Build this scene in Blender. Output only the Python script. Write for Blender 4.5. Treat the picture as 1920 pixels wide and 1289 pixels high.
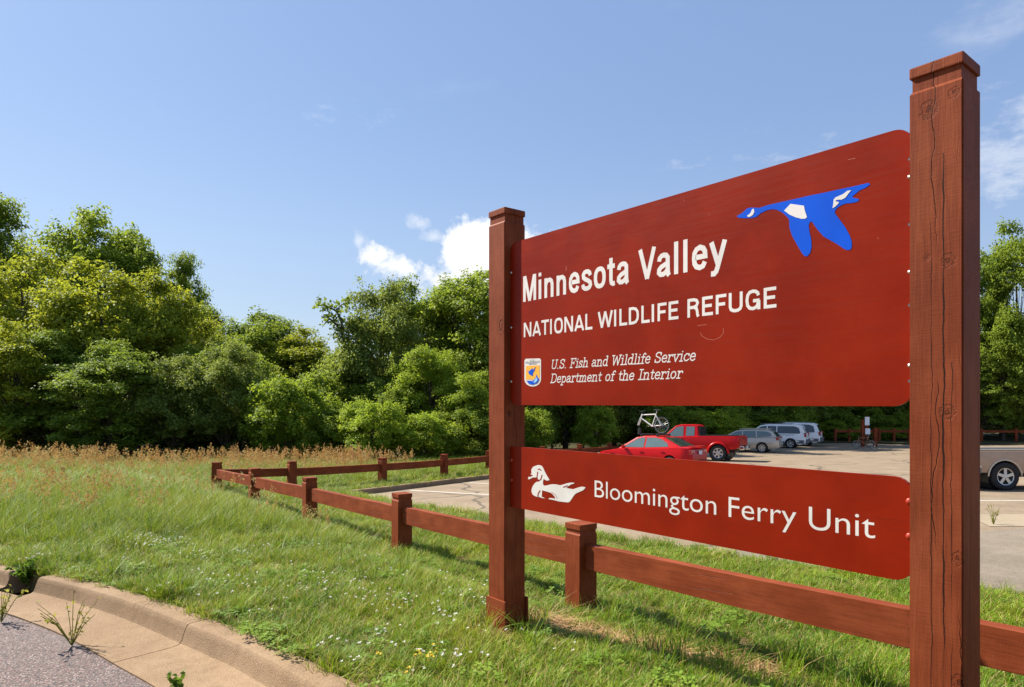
import bpy, bmesh, math, random
import numpy as np
from mathutils import Vector, Matrix, noise as mnoise

for o in list(bpy.data.objects):
    bpy.data.objects.remove(o)
SC = bpy.context.scene
COL = SC.collection
rnd = random.Random(7)
R = math.radians

# ------------------------------------------------------------------ camera
F, HOR, EYE = 1270.0, 757.0, 1.6          # focal length and horizon row of the 1920x1289 photograph
cam = bpy.data.cameras.new('camera')
cam.sensor_width = 36.0
cam.lens = 36.0 * F / 1920.0
cam.shift_y = (HOR - 644.5) / 1920.0
cam.clip_end = 3000.0
cam_o = bpy.data.objects.new('camera', cam)
cam_o.location = (0, 0, EYE)
cam_o.rotation_euler = (R(90), 0, 0)
COL.objects.link(cam_o)
SC.camera = cam_o

# ------------------------------------------------------------------ sun and sky
SUN_H = Vector((-0.876, 0.516)).normalized()   # towards the sun, on the ground
SUN_E = R(44.5)
sun = bpy.data.lights.new('sun', 'SUN')
sun.energy = 5.0
sun.angle = R(0.53)
sun.color = (1.0, 0.93, 0.82)
sun_o = bpy.data.objects.new('sun', sun)
sd = Vector((SUN_H.x * math.cos(SUN_E), SUN_H.y * math.cos(SUN_E), math.sin(SUN_E)))
sun_o.rotation_euler = sd.to_track_quat('Z', 'Y').to_euler()
sun_o.location = (-30, 20, 40)
COL.objects.link(sun_o)

W = bpy.data.worlds.new('World')
SC.world = W
W.use_nodes = True


def build_sky():
    nt = W.node_tree
    N, L = nt.nodes, nt.links
    N.clear()
    out = N.new('ShaderNodeOutputWorld')
    bg = N.new('ShaderNodeBackground')
    bg.inputs[1].default_value = 0.06
    sky = N.new('ShaderNodeTexSky')
    sky.sky_type = 'NISHITA'
    sky.sun_disc = False
    sky.sun_elevation = SUN_E
    sky.sun_rotation = math.atan2(SUN_H.x, SUN_H.y)
    sky.air_density = 1.35
    sky.dust_density = .5
    sky.ozone_density = 2.5
    tc = N.new('ShaderNodeTexCoord')
    sep = N.new('ShaderNodeSeparateXYZ')
    L.new(tc.outputs['Generated'], sep.inputs[0])

    def M(op, a, b=None, c=None, clamp=False):
        m = N.new('ShaderNodeMath')
        m.operation = op
        m.use_clamp = clamp
        for i, v in enumerate((a, b, c)):
            if v is None:
                continue
            if isinstance(v, (int, float)):
                m.inputs[i].default_value = v
            else:
                L.new(v, m.inputs[i])
        return m.outputs[0]

    def smooth(v, lo, hi):
        mr = N.new('ShaderNodeMapRange')
        mr.interpolation_type = 'SMOOTHSTEP'
        L.new(v, mr.inputs[0])
        mr.inputs[1].default_value = lo
        mr.inputs[2].default_value = hi
        return mr.outputs[0]

    def fbm(scale, detail, rough=0.55, sx=1, sz=1, off=0.0):
        mp = N.new('ShaderNodeMapping')
        mp.inputs['Scale'].default_value = (sx, sx, sz)
        mp.inputs['Location'].default_value = (off, off * .7, off * .3)
        L.new(tc.outputs['Generated'], mp.inputs[0])
        n = N.new('ShaderNodeTexNoise')
        n.inputs['Scale'].default_value = scale
        n.inputs['Detail'].default_value = detail
        n.inputs['Roughness'].default_value = rough
        L.new(mp.outputs[0], n.inputs['Vector'])
        return n.outputs['Fac']

    # azimuth and slope of the view ray: a = x/y (0 is straight north), e = z/horizontal
    hl = M('SQRT', M('ADD', M('MULTIPLY', sep.outputs[0], sep.outputs[0]), M('MULTIPLY', sep.outputs[1], sep.outputs[1])))
    az = M('ARCTAN2', sep.outputs[0], sep.outputs[1])
    el = M('DIVIDE', sep.outputs[2], M('MAXIMUM', hl, 0.01))
    n1 = M('SUBTRACT', fbm(11, 8, .62), 0.5)
    n2 = M('SUBTRACT', fbm(34, 6, .6, off=3.1), 0.5)
    n3 = M('SUBTRACT', fbm(80, 5, .6, off=7.7), 0.5)
    warp = M('ADD', M('ADD', M('MULTIPLY', n1, 0.12), M('MULTIPLY', n2, 0.075)), M('MULTIPLY', n3, .03))

    def puff(a0, e0, ra, re, w=1.0):
        da = M('DIVIDE', M('SUBTRACT', az, a0), ra)
        de = M('DIVIDE', M('SUBTRACT', el, e0), re)
        r = M('SQRT', M('ADD', M('MULTIPLY', da, da), M('MULTIPLY', de, de)))
        return M('MULTIPLY', M('SUBTRACT', 1.0, r), w * min(ra, re))

    blobs = [(-.058, .222, .052, .054), (-.010, .195, .06, .045), (.03, .20, .06, .06), (-.085, .178, .07, .020),
             (-.160, .197, .040, .014), (-.205, .213, .024, .011), (.09, .20, .09, .06)]
    d = None
    for b in blobs:
        p = puff(*b)
        d = p if d is None else M('MAXIMUM', d, p)
    thin = None
    for b in [(-.225, .235, .012, .016), (-.137, .262, .016, .012), (-.115, .243, .028, .012)]:
        p = puff(*b)
        thin = p if thin is None else M('MAXIMUM', thin, p)
    cum = smooth(M('ADD', d, M('MULTIPLY', warp, 0.62)), -0.007, 0.014)
    thn = M('MULTIPLY', smooth(M('ADD', thin, M('MULTIPLY', warp, 0.4)), -0.006, 0.016), 0.55)
    wsp = None
    for b in [(.64, .285, .085, .05), (.66, .335, .06, .035), (.33, .345, .07, .018), (-.27, .42, .05, .02)]:
        p = puff(*b)
        wsp = p if wsp is None else M('MAXIMUM', wsp, p)
    wn = M('SUBTRACT', fbm(16, 8, .68, sx=1.0, sz=2.6, off=5.2), 0.5)
    wsp = M('MULTIPLY', smooth(M('ADD', wsp, M('MULTIPLY', wn, 0.20)), -0.004, 0.065), 0.38)
    thn = M('MAXIMUM', thn, wsp)
    # thin high veils
    v = smooth(M('ADD', fbm(2.6, 7, .6, sx=1.0, sz=3.2, off=1.7), M('MULTIPLY', n1, .25)), 0.53, 0.82)
    side = smooth(az, 0.38, 0.70)
    veil = M('MULTIPLY', v, M('ADD', M('MULTIPLY', side, 0.30), 0.16))
    low = M('MULTIPLY', M('SUBTRACT', 1.0, smooth(el, 0.0, 0.45)), 0.12)
    mask = M('MAXIMUM', M('MAXIMUM', cum, thn), M('MAXIMUM', veil, low))
    mask = M('MULTIPLY', mask, smooth(el, -0.05, 0.02), clamp=True)
    # cloud brightness: a little greyer towards the flat base
    shade = smooth(M('ADD', M('SUBTRACT', el, .165), M('MULTIPLY', n1, .09)), -0.02, 0.055)
    cr = N.new('ShaderNodeMix')
    cr.data_type = 'RGBA'
    L.new(shade, cr.inputs[0])
    cr.inputs[6].default_value = (6.9, 7.2, 7.7, 1)
    cr.inputs[7].default_value = (8.9, 8.9, 8.9, 1)
    mx = N.new('ShaderNodeMix')
    mx.data_type = 'RGBA'
    L.new(mask, mx.inputs[0])
    hz = N.new('ShaderNodeMix')                 # thin even summer haze
    hz.data_type = 'RGBA'
    hz.inputs[0].default_value = .5
    L.new(sky.outputs[0], hz.inputs[6])
    hz.inputs[7].default_value = (2.6, 3.85, 7.0, 1)
    L.new(hz.outputs[2], mx.inputs[6])
    L.new(cr.outputs[2], mx.inputs[7])
    L.new(mx.outputs[2], bg.inputs[0])
    L.new(bg.outputs[0], out.inputs[0])


build_sky()

SC.view_settings.view_transform = 'Standard'
SC.view_settings.look = 'None'
SC.view_settings.exposure = 1.08
SC.view_settings.gamma = 1.0
SC.view_settings.use_curve_mapping = False
SC.render.engine = 'CYCLES'
SC.cycles.max_bounces = 6
SC.cycles.transparent_max_bounces = 8

# ------------------------------------------------------------------ helpers


def G(x, y):
    """height of the sloping ground (the lawn) at x, y"""
    y2 = max(y, -20)
    d = 1.4 + 0.04 * min(y2, 42) + 0.008 * max(min(y2, 120) - 42, 0)
    q = (x + .045) * .78 + (y - 4.84) * .626            # metres behind the line of the sign
    t = min(max((q - .15) / .8, 0), 1)
    u = min(max((36 - y2) / 18, 0), 1)
    return EYE - d - .15 * t * t * (3 - 2 * t) * u * u * (3 - 2 * u)


TILT = math.atan(0.04)


def on_ground(px, py, off=0.0):
    k = (py - HOR) / F
    y = (1.4 + off) / (k - .04)
    return Vector(((px - 960) / F * y, y))


def ray_at(px, y):
    return (px - 960) / F * y


def tag(o, label=None, cat=None, group=None, kind=None):
    if label: o['label'] = label
    if cat: o['category'] = cat
    if group: o['group'] = group
    if kind: o['kind'] = kind
    return o


def empty(name, loc=(0, 0, 0), rot=None, parent=None):
    o = bpy.data.objects.new(name, None)
    o.empty_display_size = 0.2
    COL.objects.link(o)
    o.location = loc
    if rot is not None:
        o.rotation_euler = rot
    if parent: o.parent = parent
    return o


def link(name, me, mat=None, parent=None, smooth=False):
    o = bpy.data.objects.new(name, me)
    COL.objects.link(o)
    if mat is not None and not me.materials:
        me.materials.append(mat)
    if parent is not None:
        o.parent = parent
    if smooth:
        me.polygons.foreach_set('use_smooth', [True] * len(me.polygons))
    return o


def bm_obj(name, bm, mat=None, parent=None, smooth=False):
    me = bpy.data.meshes.new(name)
    bmesh.ops.recalc_face_normals(bm, faces=bm.faces)
    bm.to_mesh(me)
    bm.free()
    return link(name, me, mat, parent, smooth)


def py_obj(name, v, f, mat=None, parent=None, smooth=False):
    me = bpy.data.meshes.new(name)
    me.from_pydata([tuple(p) for p in v], [], f)
    me.update()
    return link(name, me, mat, parent, smooth)


def box(bm, c, s, rot=None, bev=0.0):
    m = Matrix.Translation(c)
    if rot is not None:
        m = m @ rot
    r = bmesh.ops.create_cube(bm, size=1.0, matrix=m @ Matrix.Diagonal((s[0], s[1], s[2], 1)))
    if bev > 0:
        es = {e for v in r['verts'] for e in v.link_edges}
        bmesh.ops.bevel(bm, geom=list(es), offset=bev, segments=2, affect='EDGES', profile=.7)


def tube(bm, pts, rad, n=6, caps=True):
    pts = [Vector(p) for p in pts]
    if isinstance(rad, (int, float)):
        rad = [rad] * len(pts)
    rings = []
    prev = None
    for i, p in enumerate(pts):
        d = (pts[min(i + 1, len(pts) - 1)] - pts[max(i - 1, 0)]).normalized()
        a = Vector((0, 0, 1)) if abs(d.z) < .9 else Vector((1, 0, 0))
        if prev is not None and abs(prev.dot(d)) < .95:
            a = prev
        x = (a - d * a.dot(d)).normalized()
        prev = x
        y = d.cross(x)
        rings.append([bm.verts.new(p + (x * math.cos(t) + y * math.sin(t)) * rad[i])
                      for t in [2 * math.pi * k / n for k in range(n)]])
    for a, b in zip(rings, rings[1:]):
        for k in range(n):
            bm.faces.new((a[k], a[(k + 1) % n], b[(k + 1) % n], b[k]))
    if caps:
        bm.faces.new(rings[0][::-1])
        bm.faces.new(rings[-1])


def lathe(bm, prof, n=20, m=Matrix.Identity(4)):
    """profile of (radius, axial) turned round local Y"""
    rings = []
    for r, a in prof:
        rings.append([bm.verts.new(m @ Vector((r * math.cos(t), a, r * math.sin(t))))
                      for t in [2 * math.pi * k / n for k in range(n)]])
    for a, b in zip(rings, rings[1:]):
        for k in range(n):
            bm.faces.new((a[k], a[(k + 1) % n], b[(k + 1) % n], b[k]))
    return rings


# ------------------------------------------------------------------ materials
class NT:
    def __init__(self, name):
        self.m = bpy.data.materials.new(name)
        self.m.use_nodes = True
        self.t = self.m.node_tree
        self.b = self.t.nodes['Principled BSDF']
        self.out = self.t.nodes['Material Output']

    def n(self, typ, **kw):
        nd = self.t.nodes.new(typ)
        for k, v in kw.items():
            setattr(nd, k, v)
        return nd

    def l(self, a, b):
        self.t.links.new(a, b)

    def set(self, sock, v):
        if isinstance(v, (int, float, tuple, list)):
            sock.default_value = v
        else:
            self.l(v, sock)

    def coord(self, which='Object', scale=(1, 1, 1)):
        tc = self.n('ShaderNodeTexCoord')
        mp = self.n('ShaderNodeMapping')
        mp.inputs['Scale'].default_value = scale
        self.l(tc.outputs[which], mp.inputs[0])
        return mp.outputs[0]

    def world(self, scale=(1, 1, 1)):
        g = self.n('ShaderNodeNewGeometry')
        mp = self.n('ShaderNodeMapping')
        mp.inputs['Scale'].default_value = scale
        self.l(g.outputs['Position'], mp.inputs[0])
        return mp.outputs[0]

    def noise(self, vec, scale, detail=4, rough=.55, dist=0.0):
        n = self.n('ShaderNodeTexNoise')
        self.l(vec, n.inputs['Vector'])
        n.inputs['Scale'].default_value = scale
        n.inputs['Detail'].default_value = detail
        n.inputs['Roughness'].default_value = rough
        n.inputs['Distortion'].default_value = dist
        return n.outputs['Fac']

    def math(self, op, a, b=0.0, c=0.0, clamp=False):
        m = self.n('ShaderNodeMath', operation=op, use_clamp=clamp)
        self.set(m.inputs[0], a)
        self.set(m.inputs[1], b)
        self.set(m.inputs[2], c)
        return m.outputs[0]

    def ss(self, v, lo, hi, a=0.0, b=1.0):
        mr = self.n('ShaderNodeMapRange', interpolation_type='SMOOTHSTEP')
        self.set(mr.inputs[0], v)
        mr.inputs[1].default_value = lo
        mr.inputs[2].default_value = hi
        mr.inputs[3].default_value = a
        mr.inputs[4].default_value = b
        return mr.outputs[0]

    def mix(self, f, a, b, blend='MIX'):
        m = self.n('ShaderNodeMix', data_type='RGBA', blend_type=blend)
        self.set(m.inputs[0], f)
        for s, v in ((m.inputs[6], a), (m.inputs[7], b)):
            self.set(s, (v[0], v[1], v[2], 1) if isinstance(v, (tuple, list)) else v)
        return m.outputs[2]

    def color(self, c):
        self.set(self.b.inputs['Base Color'], (c[0], c[1], c[2], 1) if isinstance(c, (tuple, list)) else c)

    def rough(self, v):
        self.set(self.b.inputs['Roughness'], v)

    def bump(self, h, dist=.01, strength=1.0):
        b = self.n('ShaderNodeBump')
        b.inputs['Distance'].default_value = dist
        b.inputs['Strength'].default_value = strength
        self.l(h, b.inputs['Height'])
        self.l(b.outputs[0], self.b.inputs['Normal'])


def plain(name, c, rough=.5, metal=0.0, coat=0.0, var=0.06):
    t = NT(name)
    n = t.noise(t.coord(), 6, 3)
    k = t.ss(n, .3, .7, 1 - var, 1 + var)
    vm = t.n('ShaderNodeVectorMath', operation='SCALE')
    vm.inputs[0].default_value = c
    t.l(k, vm.inputs['Scale'])
    t.l(vm.outputs[0], t.b.inputs['Base Color'])
    t.rough(rough)
    t.b.inputs['Metallic'].default_value = metal
    t.b.inputs['Coat Weight'].default_value = coat
    t.b.inputs['Coat Roughness'].default_value = .06
    return t.m


def wood_mat(name, base=(.226, .050, .0170), knots=(), checks=()):
    """rough-sawn timber, red-brown stain; grain runs along local Z"""
    t = NT(name)
    v = t.coord('Object')
    oi = t.n('ShaderNodeObjectInfo')
    add = t.n('ShaderNodeVectorMath', operation='ADD')
    t.l(v, add.inputs[0])
    cmb = t.n('ShaderNodeCombineXYZ')
    t.l(t.math('MULTIPLY', oi.outputs['Random'], 13.0), cmb.inputs[2])
    t.l(cmb.outputs[0], add.inputs[1])
    p = add.outputs[0]

    def sc(s):
        mp = t.n('ShaderNodeMapping')
        mp.inputs['Scale'].default_value = s
        t.l(p, mp.inputs[0])
        return mp.outputs[0]
    grain = t.noise(sc((1, 1, .06)), 60, 5, .6, .6)
    blot = t.noise(sc((1, 1, .6)), 5, 4, .6)
    saw = t.noise(sc((.35, .35, 3.0)), 75, 2, .5, .2)
    # drying checks: thin lines along the grain
    wob = t.noise(sc((.6, .6, 1.0)), 2.2, 4, .6)
    sx = t.n('ShaderNodeSeparateXYZ')
    t.l(p, sx.inputs[0])
    across = t.math('ADD', sx.outputs[0], sx.outputs[1])
    vor = t.n('ShaderNodeTexVoronoi', voronoi_dimensions='1D', feature='DISTANCE_TO_EDGE')
    t.l(t.math('ADD', t.math('MULTIPLY', across, 13.0), t.math('MULTIPLY', wob, 1.6)), vor.inputs['W'])
    vor.inputs['Scale'].default_value = 1.0
    line = t.ss(vor.outputs['Distance'], 0.0, .026, 1.0, 0.0)
    where = t.ss(t.noise(sc((2.2, 2.2, .35)), 3.0, 2, .5), .50, .60)
    crack = t.math('MULTIPLY', line, where)
    # knots: wobbly rings
    kv = t.n('ShaderNodeTexVoronoi', feature='F1')
    t.l(sc((1, 1, .55)), kv.inputs['Vector'])
    kv.inputs['Scale'].default_value = 2.7
    kd = t.math('ADD', kv.outputs['Distance'], t.math('MULTIPLY', t.math('SUBTRACT', grain, .5), .05))
    kring = t.math('MULTIPLY', t.ss(kd, .06, .13, 1.0, 0.0),
                   t.ss(t.math('SINE', t.math('MULTIPLY', kd, 120.0)), -.2, .9))
    own = t.n('ShaderNodeSeparateXYZ')
    t.l(v, own.inputs[0])
    front = t.math('GREATER_THAN', own.outputs[1], .08)
    if knots:
        kd2 = None
        for kx, kz, kr in knots:
            dx_ = t.math('MULTIPLY', t.math('SUBTRACT', own.outputs[0], kx), 1.0 / kr)
            dz_ = t.math('MULTIPLY', t.math('SUBTRACT', own.outputs[2], kz), .85 / kr)
            dd = t.math('SQRT', t.math('ADD', t.math('MULTIPLY', dx_, dx_), t.math('MULTIPLY', dz_, dz_)))
            kd2 = dd if kd2 is None else t.math('MINIMUM', kd2, dd)
        kd2 = t.math('ADD', kd2, t.math('MULTIPLY', t.math('SUBTRACT', t.noise(v, 55, 5, .65), .5), 2.0))
        k2 = t.math('MULTIPLY', t.ss(kd2, .7, 1.35, 1.0, 0.0), t.ss(t.math('SINE', t.math('MULTIPLY', kd2, 7.0)), -.1, .9))
        kring = t.math('MAXIMUM', kring, t.math('MULTIPLY', k2, front))
    for cx_, z_a, z_b, wd in checks:
        wv = t.math('MULTIPLY', t.math('SUBTRACT', t.noise(t.coord('Object', (.01, .01, 1.0)), 5.0, 3, .6), .5), .03)
        ds = t.math('ABSOLUTE', t.math('ADD', t.math('SUBTRACT', own.outputs[0], cx_), wv))
        ww = t.math('MULTIPLY', t.ss(t.noise(t.coord('Object', (.01, .01, 1.0)), 3.0 + cx_ * 20, 2, .5), .30, .62), wd)
        ln_ = t.math('MULTIPLY', t.math('LESS_THAN', ds, ww), t.math('MULTIPLY', t.math('GREATER_THAN', own.outputs[2], z_a), t.math('LESS_THAN', own.outputs[2], z_b)))
        crack = t.math('MAXIMUM', crack, t.math('MULTIPLY', ln_, front))
    c = t.mix(t.ss(blot, .3, .72), (base[0] * .80, base[1] * .72, base[2] * .66), (base[0] * 1.16, base[1] * 1.22, base[2] * 1.25))
    c = t.mix(t.ss(grain, .42, .68, 0, .42), c, (base[0] * .55, base[1] * .5, base[2] * .5))
    c = t.mix(t.ss(saw, .52, .75, 0, .15), c, (base[0] * .5, base[1] * .45, base[2] * .42))
    c = t.mix(t.math('MULTIPLY', kring, .7), c, (base[0] * .32, base[1] * .3, base[2] * .3))
    c = t.mix(t.math('MULTIPLY', crack, .95), c, (.018, .007, .005))
    t.color(c)
    t.rough(.62)
    t.b.inputs['Specular IOR Level'].default_value = .12
    h = t.math('ADD', t.math('MULTIPLY', saw, .16), t.math('MULTIPLY', grain, .35))
    h = t.math('SUBTRACT', h, t.math('MULTIPLY', crack, 3.0))
    h = t.math('SUBTRACT', h, t.math('MULTIPLY', kring, .9))
    t.bump(h, .004, .9)
    return t.m


M_WOOD = wood_mat('stained_timber')
KN = [(px, py, r) for px, py, r in ((1745, 222, .026), (1793, 205, .016), (1741, 492, .010), (1782, 503, .020), (1780, 775, .022), (1800, 1035, .018), (1802, 1255, .022))]
M_WOODB = wood_mat('stained_timber_knotty', knots=[(-(px - 1757) / 100 * .18, EYE + (HOR - py) / F * 2.69, r) for px, py, r in KN],
                   checks=((-.028, -.5, 2.55, .0034), (.014, .1, 2.3, .0018), (-.055, -.5, 1.75, .0015)))


def wood_rail_mat():
    """same stain, grain along local X"""
    m = wood_mat('stained_rail')
    for nd in m.node_tree.nodes:
        if nd.type == 'TEX_COORD':
            mp = m.node_tree.nodes.new('ShaderNodeMapping')
            for lk in list(nd.outputs['Object'].links):
                m.node_tree.links.new(mp.outputs[0], lk.to_socket)
            mp.inputs['Rotation'].default_value = (0, R(90), 0)
            m.node_tree.links.new(nd.outputs['Object'], mp.inputs[0])
            break
    return m


M_RAIL = wood_rail_mat()


def panel_mat():
    t = NT('red_sign_paint')
    v = t.coord('Object')
    n = t.noise(v, 3.0, 5, .6)
    st = t.noise(t.coord('Object', (1.0, 1, 14)), 4.0, 4, .65)
    c = t.mix(t.ss(n, .3, .7), (.205, .0115, .0015), (.265, .0165, .0021))
    c = t.mix(t.ss(st, .52, .75, 0, .45), c, (.19, .013, .0035))
    spots = t.n('ShaderNodeTexVoronoi', feature='F1')
    t.l(v, spots.inputs['Vector'])
    spots.inputs['Scale'].default_value = 7.0
    c = t.mix(t.ss(spots.outputs['Distance'], .008, .028, .5, 0.0), c, (.5, .2, .13))
    t.color(c)
    t.rough(t.ss(st, .3, .8, .36, .48))
    t.b.inputs['Specular IOR Level'].default_value = .10
    t.bump(st, .0006, .5)
    return t.m


M_PANEL = panel_mat()
M_WHITE = plain('white_vinyl', (.70, .66, .60), .5)
M_BLUE = plain('blue_vinyl', (.0005, .085, .60), .7)
M_BLUE.node_tree.nodes['Principled BSDF'].inputs['Specular IOR Level'].default_value = .1
M_ORANGE = plain('orange_print', (.85, .42, .03), .45)
M_DKPRINT = plain('dark_print', (.10, .12, .14), .5)
M_LTBLUE = plain('pale_blue_print', (.25, .55, .85), .45)
M_STEEL = plain('bolt_steel', (.62, .60, .57), .35, .9)
M_REDBOLT = plain('painted_bolt', (.36, .03, .012), .4)
M_REDLINE = plain('red_line_vinyl', (.30, .022, .008), .4)


def concrete_mat(name, c1, c2, sp=220, speck=.25, bump=.002):
    t = NT(name)
    v = t.world()
    big = t.noise(v, .9, 5, .6)
    mid = t.noise(v, 9, 5, .65)
    fine = t.noise(v, sp, 2, .6)
    c = t.mix(t.ss(big, .3, .7), c1, c2)
    c = t.mix(t.ss(mid, .42, .72, 0, .35), c, (c1[0] * .62, c1[1] * .58, c1[2] * .54))
    c = t.mix(t.ss(fine, .5, .75, 0, speck), c, (c1[0] * .4, c1[1] * .38, c1[2] * .36))
    c = t.mix(t.ss(fine, .5, .28, 0, speck * .8), c, (min(1, c2[0] * 1.45), min(1, c2[1] * 1.45), min(1, c2[2] * 1.45)))
    t.color(c)
    t.rough(.85)
    t.b.inputs['Specular IOR Level'].default_value = .25
    t.bump(t.math('ADD', fine, t.math('MULTIPLY', mid, .6)), bump)
    return t.m


M_CONC = concrete_mat('tan_concrete', (.205, .130, .068), (.305, .205, .118), 120, .5, .006)
def lot_mat(*a):
    m = concrete_mat(*a)
    t = NT.__new__(NT)
    t.m, t.t = m, m.node_tree
    t.b = t.t.nodes['Principled BSDF']
    old = t.b.inputs['Base Color'].links[0].from_socket
    v = t.world()
    wv = t.n('ShaderNodeVectorMath', operation='ADD')
    nz = t.n('ShaderNodeTexNoise')
    t.l(v, nz.inputs['Vector'])
    nz.inputs['Scale'].default_value = .7
    t.l(v, wv.inputs[0])
    t.l(nz.outputs['Color'], wv.inputs[1])
    vo = t.n('ShaderNodeTexVoronoi', feature='DISTANCE_TO_EDGE')
    t.l(wv.outputs[0], vo.inputs['Vector'])
    vo.inputs['Scale'].default_value = .17
    c = t.mix(t.ss(vo.outputs['Distance'], .003, .012, .7, 0.0), old, (.06, .05, .04))
    c = t.mix(t.ss(t.noise(v, .55, 3, .6), .60, .72, 0, .35), c, (.10, .08, .06))
    t.color(c)
    return m


M_LOT = lot_mat('worn_lot_surface', (.215, .160, .105), (.275, .212, .142), 45, .30, .004)


def asphalt_mat():
    t = NT('coarse_asphalt')
    v = t.world()
    vo = t.n('ShaderNodeTexVoronoi', feature='F1')
    t.l(v, vo.inputs['Vector'])
    vo.inputs['Scale'].default_value = 95
    sp = t.n('ShaderNodeSeparateColor')
    t.l(vo.outputs['Color'], sp.inputs[0])
    big = t.noise(v, 1.3, 4, .6)
    c = t.mix(t.ss(sp.outputs[0], .1, .9), (.05, .036, .033), (.20, .130, .110))
    c = t.mix(t.ss(sp.outputs[1], .78, .95, 0, .85), c, (.40, .33, .29))
    c = t.mix(t.ss(sp.outputs[2], .8, .95, 0, .7), c, (.26, .12, .10))
    c = t.mix(t.ss(vo.outputs['Distance'], .35, .75, 0, .75), c, (.03, .025, .025))
    c = t.mix(t.ss(big, .35, .7, 0, .3), c, (.12, .10, .095))
    t.color(c)
    t.rough(.85)
    h = t.math('SUBTRACT', 1.0, vo.outputs['Distance'])
    t.bump(h, .006, .9)
    return t.m


M_ASPH = asphalt_mat()


def soil_mat(name, a, b, c3):
    t = NT(name)
    v = t.world()
    n1 = t.noise(v, 1.1, 5, .6)
    n2 = t.noise(v, 26, 4, .7)
    c = t.mix(t.ss(n1, .36, .64), a, b)
    c = t.mix(t.ss(n2, .46, .7, 0, .8), c, c3)
    t.color(c)
    t.rough(.95)
    t.b.inputs['Specular IOR Level'].default_value = .1
    t.bump(n2, .02)
    return t.m


M_SOIL = soil_mat('lawn_soil', (.095, .085, .03), (.15, .105, .045), (.27, .155, .075))
M_GROUND = soil_mat('woodland_floor', (.045, .045, .02), (.07, .06, .025), (.03, .03, .015))
M_PAINT = None


def line_mat():
    t = NT('worn_white_paint')
    n = t.noise(t.world(), 14, 5, .7)
    t.color(t.mix(t.ss(n, .5, .72, 0, .7), (.66, .62, .55), (.30, .25, .19)))
    t.rough(.7)
    return t.m


M_PAINT = line_mat()


def blade_mat(name, stops, straw=(.40, .29, .12), straw_amt=.12, transl=.35):
    """grass: colour by the tint of each tuft, lighter towards the tip of a blade"""
    t = NT(name)
    at = t.n('ShaderNodeAttribute', attribute_type='INSTANCER', attribute_name='tint')
    ab = t.n('ShaderNodeAttribute', attribute_type='GEOMETRY', attribute_name='blade')
    f = t.math('ADD', t.math('MULTIPLY', at.outputs['Fac'], .65), t.math('MULTIPLY', ab.outputs['Fac'], .35))
    cr = t.n('ShaderNodeValToRGB')
    e = cr.color_ramp.elements
    e[0].position, e[0].color = 0.0, (*stops[0], 1)
    e[1].position, e[1].color = 1.0, (*stops[-1], 1)
    for i, s in enumerate(stops[1:-1]):
        q = e.new((i + 1) / (len(stops) - 1))
        q.color = (*s, 1)
    t.l(f, cr.inputs[0])
    c = t.mix(t.ss(ab.outputs['Fac'], 1 - straw_amt, 1 - straw_amt + .01), cr.outputs[0], straw)
    t.color(c)
    t.rough(.55)
    t.b.inputs['Specular IOR Level'].default_value = .3
    tr = t.n('ShaderNodeBsdfTranslucent')
    hs = t.mix(.5, c, (.30, .34, .03))
    t.l(hs, tr.inputs[0])
    ms = t.n('ShaderNodeMixShader')
    ms.inputs[0].default_value = transl
    t.l(t.b.outputs[0], ms.inputs[1])
    t.l(tr.outputs[0], ms.inputs[2])
    t.l(ms.outputs[0], t.out.inputs[0])
    return t.m


M_LAWN = blade_mat('lawn_blades', [(.045, .12, .006), (.14, .27, .008), (.27, .37, .010), (.44, .40, .04)], (.45, .31, .12), .15)
M_TALL = blade_mat('meadow_blades', [(.06, .14, .008), (.14, .25, .012), (.25, .31, .02), (.37, .33, .06)], (.42, .32, .12), .07)
M_SEED = blade_mat('seed_heads', [(.48, .18, .085), (.58, .26, .13), (.64, .34, .19)], (.6, .42, .22), .3, .3)
M_CLOVER = blade_mat('clover_leaves', [(.09, .17, .014), (.16, .28, .02), (.24, .34, .03)], (.3, .28, .08), .03)
M_PETAL = blade_mat('clover_flowers', [(.72, .70, .62), (.82, .80, .74)], (.8, .78, .7), .02, .25)
M_YPETAL = blade_mat('yellow_flowers', [(.75, .55, .03), (.85, .62, .05)], (.8, .6, .05), .02, .25)


def leaf_mat(name, dark, lite, transl=.45):
    t = NT(name)
    at = t.n('ShaderNodeAttribute', attribute_type='GEOMETRY', attribute_name='tint')
    oi = t.n('ShaderNodeObjectInfo')
    f = t.math('ADD', at.outputs['Fac'], t.math('MULTIPLY', t.math('SUBTRACT', oi.outputs['Random'], .5), .35), clamp=True)
    c = t.mix(f, dark, lite)
    t.color(c)
    t.rough(.6)
    t.b.inputs['Specular IOR Level'].default_value = .18
    tr = t.n('ShaderNodeBsdfTranslucent')
    t.l(t.mix(.45, c, (lite[0] * 1.5, lite[1] * 1.35, lite[2])), tr.inputs[0])
    ms = t.n('ShaderNodeMixShader')
    ms.inputs[0].default_value = transl
    t.l(t.b.outputs[0], ms.inputs[1])
    t.l(tr.outputs[0], ms.inputs[2])
    t.l(ms.outputs[0], t.out.inputs[0])
    return t.m


M_LEAF = {
    'mid': leaf_mat('leaf_mid_green', (.095, .155, .016), (.27, .36, .04)),
    'yellow': leaf_mat('leaf_yellow_green', (.14, .19, .014), (.39, .44, .04)),
    'dark': leaf_mat('leaf_dark_green', (.085, .145, .018), (.23, .32, .04)),
    'fresh': leaf_mat('leaf_fresh_green', (.12, .19, .018), (.33, .44, .04)),
    'blue': leaf_mat('leaf_grey_green', (.105, .155, .03), (.28, .35, .065)),
}


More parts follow.
